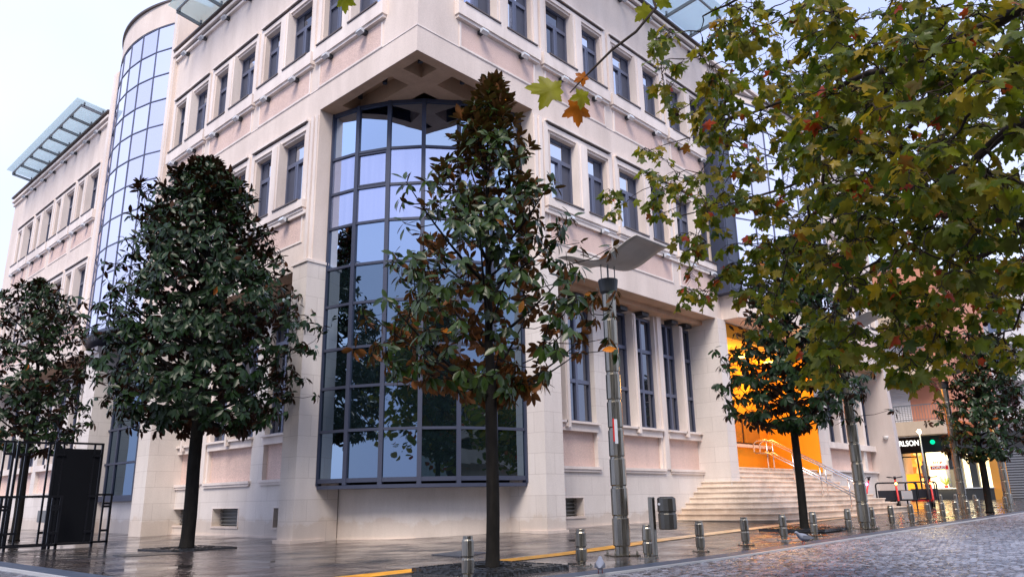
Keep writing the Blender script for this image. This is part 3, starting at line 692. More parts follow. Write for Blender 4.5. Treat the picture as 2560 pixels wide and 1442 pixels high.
# yellow tactile strip
m_yel = mat('yellow_tactile_paving', (.85, .40, .02), .42); gy = N(m_yel, 'NewGeometry'); mp = N(m_yel, 'Mapping'); mp.inputs['Rotation'].default_value = (0, 0, R(-5)); L(m_yel, gy.outputs['Position'], mp.inputs[0])
wv = N(m_yel, 'TexWave', Scale=6.0, bands_direction='Y'); L(m_yel, mp.outputs[0], wv.inputs['Vector']); bump(m_yel, wv.outputs['Fac'], .006, 1)
ny_ = N(m_yel, 'TexNoise', Scale=5.0, Detail=5.0); L(m_yel, gy.outputs['Position'], ny_.inputs['Vector'])
sx = N(m_yel, 'SeparateXYZ'); L(m_yel, gy.outputs['Position'], sx.inputs[0])
worn = N(m_yel, 'MapRange'); worn.inputs[1].default_value = 10.2; worn.inputs[2].default_value = 12.5; L(m_yel, sx.outputs[0], worn.inputs[0])     # newer tiles first, worn pale ones after
mxy = N(m_yel, 'Mix', data_type='RGBA'); mxy.inputs[6].default_value = (.90, .40, .015, 1); mxy.inputs[7].default_value = (.62, .46, .30, 1); L(m_yel, worn.outputs[0], mxy.inputs[0])
ry = ramp(m_yel, ny_.outputs[0], [(.3, (.6, .58, .55)), (.6, (1, 1, 1))]); L(m_yel, mult(m_yel, mxy.outputs[2], ry.outputs[0]), B(m_yel).inputs['Base Color'])
ys_ = MB(); pts = []
for x in np.arange(3.6, 24, .4):
    yc = 7.08+.072*(x-4.6); pts.append((x, yc))
for k in range(len(pts)-1):
    (a, b), (c, d) = pts[k], pts[k+1]; w = .17
    ys_.add([(a, b-w, G(a, b-w)+.008), (a, b+w, G(a, b+w)+.008), (c, d+w, G(c, d+w)+.008), (c, d-w, G(c, d-w)+.008)], [(0, 3, 2, 1)])
o = ys_.build('tactile_strip', m_yel, recalc=False); o['kind'] = 'structure'

# ------------------------------------------------------------------ entrance steps
m_step = stucco('step_marble', (.78, .67, .57), 30, .001, .3, speck=.03)
def rrect(x0, x1, y0, y1, r_, n=5):
    p = [(x0, y1)]
    for k in range(n+1): a = math.pi+math.pi/2*k/n; p.append((x0+r_+r_*math.cos(a), y0+r_+r_*math.sin(a)))
    for k in range(n+1): a = 1.5*math.pi+math.pi/2*k/n; p.append((x1-r_+r_*math.cos(a), y0+r_+r_*math.sin(a)))
    p.append((x1, y1)); return p
st = thing('entrance_steps', 'broad pale stone stairs with rounded corners leading up to the orange entrance', 'stairs')
for i in range(11):
    zt = .20+.1375*i; yf = 8.30+.27*i; xl = 18.15+.225*i; xr = 29.0-.225*i
    if i >= 9: xl, xr = 20.42, 27.3; yf = 10.62+.32*(i-9)
    r_ = .8 if i < 9 else .02
    b = MB(); b.prism(rrect(xl+.03, xr-.03, yf+.03, 11.42 if i < 9 else 13.4, r_), -.1 if i == 0 else zt-.14, zt-.032); 
    b.build('riser', m_step, st)
    b = MB(); b.prism(rrect(xl, xr, yf, 11.42 if i < 9 else 13.4, r_), zt-.032, zt); b.build('tread', m_step, st, bevel=.006)
# handrails
m_ss = mat('brushed_stainless', (.42, .41, .39), .28, 1.0)
gs = N(m_ss, 'NewGeometry'); mps = N(m_ss, 'Mapping'); mps.inputs['Scale'].default_value = (60, 60, 2); L(m_ss, gs.outputs['Position'], mps.inputs[0]); nss = N(m_ss, 'TexNoise', Scale=1.0, Detail=3.0); L(m_ss, mps.outputs[0], nss.inputs['Vector'])
rss = ramp(m_ss, nss.outputs[0], [(.3, (.22,)*3), (.7, (.42,)*3)]); L(m_ss, rss.outputs[0], B(m_ss).inputs['Roughness'])
rsc = ramp(m_ss, nss.outputs[0], [(.3, (.20, .185, .155)), (.7, (.38, .355, .30))]); L(m_ss, rsc.outputs[0], B(m_ss).inputs['Base Color'])
m_rail = mat('polished_tube', (.62, .62, .64), .18, 1.0)
for k, x in enumerate((23.05, 23.45)):
    t = thing('handrail', ('left' if k == 0 else 'right')+' tubular steel handrail of the close pair in the middle of the stairs', 'handrail', (x, 8.6, .3), 0, 'paired handrails on the stairs')
    def rz(y): return .20+.1375*max(0, (y-8.3)/.27)
    y0, y1 = 8.55, 10.9
    top = MB(); a = (0, -.35, rz(y0)-.3+.82-.12); 
    top.tube([(0, -.18, .36), (0, -.30, .42), (0, -.33, .6), (0, -.27, .74), (0, -.1, .84), (0, y1-8.6, rz(y1)-.3+.90), (0, y1-8.3, rz(y1)-.3+.90), (0, y1-8.18, rz(y1)-.3+.82), (0, y1-8.18, rz(y1)-.3+.55)], .024, 8)
    top.build('top_rail', m_rail, t, smooth=True)
    lo = MB(); lo.tube([(0, -.18, .36), (0, y1-8.6, rz(y1)-.3+.52), (0, y1-8.2, rz(y1)-.3+.52)], .02, 8); lo.build('lower_rail', m_rail, t, smooth=True)
    for q in range(4):
        y = y0+(y1-y0)*q/3; b = MB(); b.tube([(0, y-8.6, rz(y)-.3-.02), (0, y-8.6, rz(y)-.3+.87)], .018, 8); b.build('post', m_rail, t, smooth=True)
#SPLIT2
# ------------------------------------------------------------------ bollards
m_ss2 = m_ss
def make_bollard():
    t = thing('bollard', '', 'bollard')
    b = MB(); r_ = .056
    b.lathe((0, 0, 0), [(.053, .02), (.053, .055), (.064, .065), (.067, .19), (.057, .20), (.057, .215), (.066, .225), (.063, .37), (.053, .385), (.052, .415)], 10, .3); b.build('post', m_ss, t, bevel=.003)
    p = MB(); p.prism([(.13*math.cos(a), .13*math.sin(a)) for a in np.arange(0, 6.28, math.pi/2)], 0, .012)
    for a in (0, 1.571, 3.142, 4.712): p.lathe((.105*math.cos(a), .105*math.sin(a), .012), [(.009, 0), (.009, .012), (.005, .022)], 6)
    p.build('base_plate', m_ss, t); return t
bol = [(5.60, 5.92), (7.42, 5.92), (8.80, 5.92), (10.12, 5.92), (11.47, 5.92), (12.82, 5.92), (14.13, 5.95), (15.85, 5.98), (17.15, 5.98), (18.4, 6.0), (19.75, 6.0), (21.05, 6.0), (22.25, 6.0), (23.45, 6.0), (24.6, 6.0), (25.75, 6.0), (26.85, 6.0), (29.6, 6.1), (34.5, 9.3), (35.4, 9.0), (33.6, 7.9), (35.2, 7.8), (36.0, 7.2)]
blab = ['nearest steel bollard at the bottom edge, in front of the square tree grate',
 'steel bollard just right of the square tree grate, left of the near lamp post', 'steel bollard touching the litter bin post, right of the near lamp post',
 'first steel bollard right of the litter bin, before the stairs', 'second steel bollard right of the litter bin, in front of the stairs',
 'third steel bollard right of the litter bin, just left of the middle magnolia trunk', 'steel bollard standing close against the middle magnolia trunk, right side',
 'steel bollard just left of the second lamp post', 'steel bollard just right of the second lamp post', 'steel bollard in front of the left end of the scooter rack',
 'steel bollard in front of the middle of the scooter rack', 'steel bollard in front of the lit shop door', 'steel bollard in front of the lit shop window', 'steel bollard left of the third lamp post',
 'steel bollard almost touching the foot of the third lamp post', 'steel bollard between the third lamp post and the far magnolia', 'steel bollard in front of the far magnolia trunk', 'far steel bollard beside the last lamp post']
bt_ = make_bollard()
fbl = ['small bollard left of the far pair, before the dark shop plinth', 'small bollard right of the far pair, before the dark shop plinth', 'small far bollard left of the far magnolia trunk', 'small far bollard right of the far magnolia trunk', 'smallest bollard at the right edge, before the orange wall']
for i, (x, y) in enumerate(bol):
    o = bt_ if i == 0 else copy_tree(bt_)
    o.location = (x, y, G(x, y)-.002); o.rotation_euler = (0, 0, rng.uniform(0, .8)); o['group'] = 'stainless bollards along the kerb'
    if i < len(blab): o['label'] = blab[i]
    else: o['label'] = fbl[i-len(blab)]

# ------------------------------------------------------------------ street lamps
m_wave = stucco('lamp_sheet', (.50, .47, .43), 8, .0005, .25, speck=.02); m_cone = mat('dark_cone', (.045, .05, .055), .45, .2)
B(m_wave).inputs['Roughness'].default_value = .45
def make_lamp():
    t = thing('street_lamp', '', 'street lamp')
    b = MB(); prof = [(.098, .01), (.098, .12)]
    z = .12; seg = (3.70-.12)/9
    for k in range(9):
        r_ = .118-.0024*k; prof += [(r_, z+.015), (r_*1.0, z+seg-.035), (r_*.88, z+seg-.03), (r_*.86, z+seg)]; z += seg
    b.lathe((0, 0, 0), prof, 12, .2); b.build('pole', m_ss, t, bevel=.002)
    p = MB(); p.prism([(.27*math.cos(a), .27*math.sin(a)) for a in np.arange(.2, 6.4, math.pi/2)], 0, .014)
    for a in np.arange(.2, 6.4, math.pi/2): p.lathe((.22*math.cos(a), .22*math.sin(a), .014), [(.016, 0), (.016, .02), (.009, .05)], 6)
    p.build('base_plate', m_ss, t)
    c = MB(); c.lathe((0, 0, 3.68), [(.092, 0), (.112, .01), (.125, .03), (.15, .205), (.145, .215), (.10, .215)], 24); c.build('lamp_housing', m_cone, t, smooth=False)
    rd = MB()
    for (x, y) in ((-.08, .06), (.08, .06), (-.08, -.07), (.08, -.07)): rd.tube([(x, y, 3.86), (x, y, 4.16)], .008, 6)
    rd.build('rod', m_steelg, t)
    w = MB(); n = 28; m_ = 8
    def wz(u, v): return 4.30-.20*math.sin(math.pi*u)**2+.02*math.sin(2*math.pi*u)+.10*(u-.5)*0
    def sheet(mb, xa, xb, ya, yb, dz):
        vs = []
        for top in (0, 1):
            for j in range(m_+1):
                for i in range(n+1): u = i/n; vs.append((xa+(xb-xa)*j/m_, ya+(yb-ya)*u, wz(u, j/m_)+dz+top*.012))
        N1 = (n+1)*(m_+1); f = []
        for j in range(m_):
            for i in range(n):
                a = j*(n+1)+i; f += [(a, a+n+1, a+n+2, a+1), (a+N1, a+1+N1, a+n+2+N1, a+n+1+N1)]
        for j in range(m_):
            a = j*(n+1); b_ = a+n; f += [(a, a+N1, a+n+1+N1, a+n+1), (b_, b_+n+1, b_+n+1+N1, b_+N1)]
        for i in range(n):
            a = i; b_ = m_*(n+1)+i; f += [(a, a+1, a+1+N1, a+N1), (b_, b_+N1, b_+1+N1, b_+1)]
        mb.add(vs, f)
    sheet(w, -.40, .40, .62, -.82, 0); w.build('wave_reflector', m_wave, t, smooth=True)
    w2 = MB(); sheet(w2, .15, .42, .62, -.1, .17); w2.build('upper_reflector', m_wave, t, smooth=True)
    return t
lmp = make_lamp()
for i, (x, y, lab) in enumerate([(9.04, 6.5, 'nearest segmented steel lamp post with wavy sheet reflector, beside the litter bin'), (16.7, 5.98, 'second segmented steel lamp post, between the stairs and the scooter rack'),
        (26.5, 6.55, 'third segmented steel lamp post, left of the far magnolia'), (31.5, 6.4, 'farthest segmented steel lamp post, at the right edge beyond the far magnolia')]):
    o = lmp if i == 0 else copy_tree(lmp)
    o.location = (x, y, G(x, y)); o['label'] = lab; o['group'] = 'segmented lamp posts along the kerb'
m_red = mat('red_paint', (.65, .03, .03), .4); m_paper = mat('paper', (.62, .66, .74), .6)
st_ = thing('pole_sticker', 'torn red and white sticker wrapped round the near lamp post', 'sticker', (9.04, 6.5, 0))
for M_, a0, a1, z0, z1, nm in ((m_red, 3.42, 3.62, 1.52, 1.84, 'red_strip'), (m_paper, 3.62, 3.98, 1.49, 1.83, 'paper_sheet')):
    b = MB(); vv = []; n = 6
    for r_ in (.1165, .1185):
        for z in (z0, z1):
            for k in range(n+1): a = a0+(a1-a0)*k/n; vv.append((r_*math.cos(a), r_*math.sin(a), z))
    f = []
    for k in range(n): f += [(k, k+1, n+2+k, n+1+k), (2*n+2+k, 3*n+3+k, 3*n+4+k, 2*n+3+k)]
    b.add(vv, f); b.build(nm, M_, st_)
# ------------------------------------------------------------------ litter bin
t = thing('litter_bin', 'stainless litter bin on a leaning square post behind a bollard', 'litter bin', (9.25, 6.12, G(9.25, 6.12)))
b = MB(); b.box((-.035, -.035, 0), (.035, .035, .76)); b.build('post', m_ss, t, bevel=.006)
b = MB(); b.lathe((.16, -.14, 0), [(.11, .33), (.125, .34), (.127, .53), (.118, .54), (.118, .56), (.13, .57), (.127, .74), (.105, .755)], 12, .2); b.build('drum', mat('dull_bin_steel', (.13, .125, .11), .3, .9), t, bevel=.003)
b = MB(); b.lathe((.16, -.14, .755), [(.09, 0), (.09, .006)], 12); b.build('opening', m_dark, t)
b = MB(); b.tube([(-.015, -.128, .665), (-.023, -.137, .665)], .016, 12); b.build('lock', m_lamp_h, t)
# ------------------------------------------------------------------ tree grates and cover plates
m_iron = mat('cast_iron', (.022, .023, .025), .32, .3); gi = N(m_iron, 'NewGeometry'); ni_ = N(m_iron, 'TexVoronoi', Scale=22.0); L(m_iron, gi.outputs['Position'], ni_.inputs['Vector']); bump(m_iron, ni_.outputs['Distance'], .008, 1.0)
B(m_iron).inputs['Specular IOR Level'].default_value = .6
m_soil = mat('wet_soil', (.03, .022, .016), .8)
def grate(x, y, s, rz, lab, h=.05):
    t = thing('tree_grate', lab, 'tree grate', (x, y, G(x, y)), rz)
    b = MB(); ri = .24; n = 32; vv = []; f = []
    def sq(a):
        c, d = math.cos(a), math.sin(a); k = s/max(abs(c), abs(d)); return (c*k, d*k)
    for z in (0, h):
        for k in range(n):
            a = 2*math.pi*(k+.5)/n; a = 2*math.pi*k/n+math.pi/4; vv.append((*sq(a), z)); vv.append((ri*math.cos(a), ri*math.sin(a), z))
    for k in range(n):
        a, b1, c_, d = 2*k, 2*k+1, 2*((k+1) % n)+1, 2*((k+1) % n); o = 2*n
        f += [(a+o, b1+o, c_+o, d+o), (a, d, d+o, a+o), (b1, b1+o, c_+o, c_)]
    b.add(vv, f); b.build('plate', m_iron, t)
    r2 = MB()
    for rr_, cnt in ((.31, 18), (.40, 24)):
        for k in range(cnt): a = 2*math.pi*k/cnt; r2.bar((rr_*math.cos(a-.06), rr_*math.sin(a-.06), h+.004), ((rr_+.06)*math.cos(a+.08), (rr_+.06)*math.sin(a+.08), h+.004), .018, .012)
    for k in range(9): 
        q = -s+.1+(2*s-.2)*k/8
        for sy in (-1, 1): r2.bar((q-.05, sy*(s-.07), h+.004), (q+.05, sy*(s-.07), h+.004), .02, .01); r2.bar((sy*(s-.07), q-.05, h+.004), (sy*(s-.07), q+.05, h+.004), .02, .01)
    r2.build('ornament', m_iron, t)
    c = MB(); c.lathe((0, 0, 0), [(ri, -.01), (ri-.01, .012)], 20); c.build('soil', m_soil, t)
grate(6.42, 6.42, .62, .0, 'square raised black iron grate round the foreground magnolia trunk')
grate(6.62, 14.4, .62, .05, 'low iron grate round the dark magnolia on the left', .025)
grate(15.6, 6.75, .66, .0, 'black iron grate round the middle magnolia before the stairs')
m_zinc = mat('ribbed_zinc_cover', (.10, .10, .11), .35, .4); gz = N(m_zinc, 'NewGeometry'); wz_ = N(m_zinc, 'TexWave', Scale=9.0, bands_direction='DIAGONAL'); L(m_zinc, gz.outputs['Position'], wz_.inputs['Vector']); bump(m_zinc, wz_.outputs['Fac'], .01, 1)
b = MB(); b.prism([(7.84, 9.07), (7.71, 8.31), (8.57, 8.60), (8.62, 9.30)], -.02, .010); tag(b.build('cover_plate', m_zinc, bevel=.003), 'ribbed pale metal cover plate lying in the pavement behind the foreground trunk', 'cover plate')
b = MB(); b.prism([(5.05, 13.2), (5.95, 13.1), (6.05, 13.8), (5.15, 13.9)], -.02, .008); tag(b.build('cover_plate', m_iron), 'dark flush cover plate in the pavement left of the dark magnolia', 'cover plate')

# ------------------------------------------------------------------ black fence frames on the left
m_black = mat('black_steel', (.012, .013, .018), .35, .4); m_bpan = mat('black_mesh_panel', (.006, .007, .010), .55, spec=.15)
def frame(name, lab, x0, x1, y, h, solid=False, rz=.0, grp='black metal fence frames'):
    t = thing(name, lab, 'fence', (x0, y, 0), rz, grp); w = x1-x0
    f = MB(); f.box((0, -.02, .06), (w, .02, .10)); f.box((0, -.02, h-.04), (w, .02, h)); f.box((0, -.02, 0), (.045, .02, h-.04)); f.box((w-.045, -.02, 0), (w, .02, h-.04)); f.build('frame', m_black, t)
    u = MB(); 
    for x in (.15, w-.19): u.box((x, -.015, .10), (x+.035, .015, h-.04))
    u.build('upright', m_black, t)
    b = MB()
    for z in (.28, h*.47 if h > 1.5 else h-.22, h-.28):
        for x in (.03, w-.20): b.box((x, -.035, z), (x+.17, -.02, z+.045))
    b.build('bracket', m_black, t)
    if solid: p = MB(); p.box((.05, -.012, .11), (w-.05, .012, h-.13)); p.build('panel', m_bpan, t)
frame('metal_fence', 'tall open black frame at the left edge, nearest the corner of the photo', 3.35, 4.45, 17.55, 2.05)
frame('metal_fence', 'tall open black frame in front of the leftmost magnolia trunk', 4.50, 5.25, 17.62, 2.05)
frame('metal_fence', 'tall black solid sheet panel in the left fence', 5.10, 6.02, 17.40, 2.05, True)
frame('metal_fence', 'low open black frame standing right of the solid black panel', 5.30, 6.42, 17.72, 1.04)
frame('metal_fence', 'low open black frame in front of the tall frame at the left edge', 3.2, 4.25, 17.05, 1.0)
frame('metal_fence', 'low open black frame overlapping the left side of the solid black panel', 4.2, 5.28, 17.12, 1.0)

# ------------------------------------------------------------------ pigeons
def pigeon(x, y, z, rz, lab, s=1.0):
    t = thing('pigeon', lab, 'pigeon', (x, y, z), rz)
    me = bpy.data.meshes.new('body'); pts = [(-.15, 0, .075), (-.09, 0, .085), (-.03, 0, .095), (.04, 0, .10), (.075, 0, .13), (.09, 0, .16), (.125, 0, .155)]; rs = [(.012, .006), (.035, .022), (.055, .05), (.05, .05), (.028, .03), (.022, .024), (.004, .004)]
    b = MB(); n = 12
    for (p, r_) in zip(pts, rs):
        for k in range(n): a = 2*math.pi*k/n; b.v.append((p[0]*s, r_[0]*math.cos(a)*s, (p[2]+r_[1]*math.sin(a))*s))
    for i in range(len(pts)-1):
        for k in range(n): a = i*n+k; c = i*n+(k+1) % n; b.f.append((a, c, c+n, a+n))
    b.f.append(tuple(range(n-1, -1, -1))); b.f.append(tuple((len(pts)-1)*n+k for k in range(n)))
    o = b.build('body', mat('pigeon_grey', (.20, .22, .28), .6), t, smooth=True); sub = o.modifiers.new('s', 'SUBSURF'); sub.levels = 2; sub.render_levels = 2
    w = MB()
    for sy in (-1, 1): w.add([(.03*s, sy*.05*s, .12*s), (-.06*s, sy*.052*s, .115*s), (-.16*s, sy*.02*s, .085*s), (-.08*s, sy*.056*s, .07*s), (.03*s, sy*.054*s, .075*s)], [(0, 1, 2, 3, 4)])
    w.build('wing', mat('pigeon_wing', (.10, .11, .14), .6), t, recalc=False)
    l = MB()
    for sy in (-1, 1): l.tube([(0, sy*.02*s, .06*s), (.005*s, sy*.02*s, .0)], .005*s, 5); l.tube([(-.01*s, sy*.02*s, .004), (.03*s, sy*.02*s, .004)], .004*s, 5)
    l.build('leg', mat('pigeon_leg', (.4, .1, .08), .6), t)
pigeon(11.95, 5.22, gk(12)-.0, 2.6, 'grey pigeon crouching on the kerb in front of the middle magnolia', 1.15)
pigeon(6.72, 5.12, 0.0, .6, 'bluish grey pigeon on the kerb beside the near lamp post, bottom edge', 1.0)

# ------------------------------------------------------------------ scooter rack and scooters
m_tyre = mat('rubber', (.012, .012, .013), .6)
rx, ry = 30.3, 9.15; rzz = G(rx, ry)
rang = math.radians(-50)
t = thing('scooter_rack', 'low black tubular parking rack with dark sign board holding the scooters', 'rack', (rx, ry, rzz), rang, None)
def loop(w0, w1, y, z0, z1, r_=.09): return [(w0, y, z0), (w0, y, z1-r_), (w0+r_*.3, y, z1-r_*.3), (w0+r_, y, z1), (w1-r_, y, z1), (w1-r_*.3, y, z1-r_*.3), (w1, y, z1-r_), (w1, y, z0)]
b = MB(); b.tube(loop(-1.15, .25, 0, .28, .88), .028, 8); b.tube([(-1.15, 0, .28), (.25, 0, .28)], .028, 8); b.tube([(-.45, 0, .6), (-.45, 0, .88)], .02, 6); b.tube([(-.1, 0, .6), (-.1, 0, .88)], .02, 6)
b.tube([(-1.0, 0, 0), (-1.0, 0, .3)], .025, 6); b.tube([(.2, 0, 0), (.2, 0, .3)], .025, 6)
b.tube(loop(.1, 1.2, .5, .0, .90), .028, 8); 
for x in (.35, .65, .95): b.tube([(x, .1, .3), (x, .12, .8), (x, .2, .88), (x, .5, .9)], .022, 6)
b.tube([(.25, 0, .3), (1.2, .5, .3)], .022, 6); b.build('frame', m_black, t)
b = MB(); b.box((-1.1, -.02, .30), (.22, .0, .62)); b.box((.25, .44, .34), (1.18, .46, .66)); b.build('board', mat('dark_board', (.018, .02, .028), .45), t)
b = MB(); b.box((-.30, -.03, .31), (.08, -.021, .60)); b.build('notice', mat('grey_notice', (.42, .42, .44), .5), t)
b = MB(); b.box((.15, .25, .22), (.9, .28, .29)); b.build('red_bar', m_red, t)
def scooter(x, y, rz, lean, lab, glow):
    t = thing('kick_scooter', lab, 'scooter', (x, y, G(x, y)), rz, 'parked kick scooters in the rack')
    d = MB(); d.box((-.38, -.075, .13), (.30, .075, .175)); d.build('deck', m_black, t, bevel=.015)
    for px_, nm in ((-.46, 'rear_wheel'), (.52, 'front_wheel')):
        w = MB(); w.tube([(px_, -.03, .13), (px_, .03, .13)], [.13, .13], 20); w.build(nm, m_tyre, t, bevel=.01)
    f = MB(); f.tube([(.52, 0, .13), (.46, 0, .30), (.27, 0, 1.02)], [.03, .034, .028], 8); f.tube([(.28, 0, .16), (.44, 0, .33)], .03, 8); f.build('stem', m_red, t, smooth=True)
    h = MB(); h.tube([(.26, -.26, 1.08), (.27, 0, 1.04), (.26, .26, 1.08)], .018, 8); h.tube([(.27, 0, .98), (.27, 0, 1.10)], .04, 8); h.tube([(.30, -.18, 1.09), (.36, -.2, 1.02)], .008, 5); h.build('handlebar', m_black, t, smooth=True)
    g = MB(); g.lathe((.345, 0, .84), [(.01, -.045), (.045, 0), (.01, .045)], 10); g.build('light', mat('scooter_light', glow, .3, emit=glow, es=9), t)
    f = MB(); f.tube([(-.62, 0, .22), (-.54, 0, .30), (-.42, 0, .27), (-.32, 0, .18)], .03, 6); f.build('mudguard', m_black, t)
scooter(29.55, 9.95, math.radians(120), 0, 'left red kick scooter in the rack with a pink glowing light', (1, .12, .75))
scooter(30.1, 9.55, math.radians(205), 0, 'middle red kick scooter in the rack with a yellow glowing light', (1, .50, .08))
scooter(31.4, 8.75, math.radians(200), 0, 'right red kick scooter in the rack, in front of the lit shop door', (1, .16, .03))
#SPLIT3
# ------------------------------------------------------------------ foliage
def leaf_mat(name, top, top2, under, accent, acc_th, gloss=.32, transl=.0, spec=.5, mid=None):
    M = mat(name, top, gloss); g = N(M, 'NewGeometry'); b = B(M); b.inputs['Specular IOR Level'].default_value = spec
    stops = [(0.0, top), (.55, top2)]
    if mid: stops += [(.8, mid)]
    r = ramp(M, g.outputs['Random Per Island'], stops+[(acc_th, stops[-1][1]), (min(1, acc_th+.005), accent)])
    n = N(M, 'TexNoise', Scale=14.0, Detail=3.0); L(M, g.outputs['Position'], n.inputs['Vector']); rn = ramp(M, n.outputs[0], [(.3, (.72, .7, .66)), (.7, (1.15, 1.15, 1.1))])
    c = mult(M, r.outputs[0], rn.outputs[0])
    mx_ = N(M, 'Mix', data_type='RGBA'); L(M, g.outputs['Backfacing'], mx_.inputs[0]); L(M, c, mx_.inputs[6])
    if isinstance(under, tuple): 
        u = N(M, 'RGB'); u.outputs[0].default_value = (*under, 1); L(M, mult(M, u.outputs[0], rn.outputs[0]), mx_.inputs[7])
    L(M, mx_.outputs[2], b.inputs['Base Color'])
    if transl:
        t = M.node_tree; tr = N(M, 'BsdfTranslucent'); L(M, c, tr.inputs['Color']); ms = N(M, 'MixShader'); ms.inputs[0].default_value = transl
        L(M, b.outputs[0], ms.inputs[1]); L(M, tr.outputs[0], ms.inputs[2]); L(M, ms.outputs[0], t.nodes['Material Output'].inputs['Surface'])
    rg_ = N(M, 'MapRange'); rg_.inputs[3].default_value = gloss; rg_.inputs[4].default_value = .62; L(M, g.outputs['Backfacing'], rg_.inputs[0]); L(M, rg_.outputs[0], b.inputs['Roughness'])
    return M
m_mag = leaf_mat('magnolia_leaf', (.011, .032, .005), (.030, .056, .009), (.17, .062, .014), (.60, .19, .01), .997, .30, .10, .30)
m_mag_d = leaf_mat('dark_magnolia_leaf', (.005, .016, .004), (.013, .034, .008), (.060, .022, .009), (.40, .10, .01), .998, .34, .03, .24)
m_pl = leaf_mat('plane_leaf', (.038, .080, .008), (.19, .225, .010), (.16, .18, .03), (.42, .055, .012), .965, .36, .55, .35, mid=(.36, .26, .015))
def bark(name, col, sc_=18):
    M = mat(name, col, .8, spec=.2); g = N(M, 'NewGeometry'); mp = N(M, 'Mapping'); mp.inputs['Scale'].default_value = (1, 1, .3); L(M, g.outputs['Position'], mp.inputs[0])
    n = N(M, 'TexNoise', Scale=sc_, Detail=5.0); L(M, mp.outputs[0], n.inputs['Vector']); r = ramp(M, n.outputs[0], [(.3, tuple(c*.6 for c in col)), (.7, tuple(c*1.5 for c in col))]); L(M, r.outputs[0], B(M).inputs['Base Color']); bump(M, n.outputs[0], .012, .8); return M
m_bark = bark('wet_magnolia_bark', (.009, .008, .007)); m_bark2 = bark('plane_bark', (.035, .026, .02))
def norm(a): return a/(np.linalg.norm(a, axis=-1, keepdims=True)+1e-9)
# magnolia leaf template: narrow ellipse folded along its midrib, length 1, along +x, up +z
def leaf_template(wd=.21, fold=.05, droop=.12):
    st = [(0, 0), (.22, .62), (.5, 1.0), (.78, .72), (1.0, 0)]
    v = [(0, 0, 0)]; 
    for t, w in st[1:-1]:
        for s_ in (-1, 0, 1): v.append((t, s_*w*wd, (fold*w if s_ else 0)-droop*t*t))
    v.append((1, 0, -droop)); f = [(0, 2, 1), (0, 3, 2)]
    for k in (0, 1):
        a = 1+3*k; f += [(a, a+1, a+4, a+3), (a+1, a+2, a+5, a+4)]
    f += [(7, 8, 10), (8, 9, 10)]
    tri = []
    for q in f:
        tri.append((q[0], q[1], q[2]))
        if len(q) == 4: tri.append((q[0], q[2], q[3]))
    return np.array(v, float), np.array(tri, int)[:, ::-1]
def instance(tv, tf, pos, dirs, ups, size):
    x = norm(dirs); y = norm(np.cross(ups, x)); z = np.cross(x, y)
    M_ = np.stack([x, y, z], 2)*size[:, None, None]
    V = np.einsum('nij,kj->nki', M_, tv)+pos[:, None, :]
    n, k = len(pos), len(tv); F = tf[None]+(np.arange(n)*k)[:, None, None]
    return V.reshape(-1, 3), F.reshape(-1, 3)
LT = leaf_template()
rh = np.array([f0.y, -f0.x, 0.]); rh /= np.linalg.norm(rh); fh = np.array([f0.x, f0.y, 0.]); fh /= np.linalg.norm(fh)
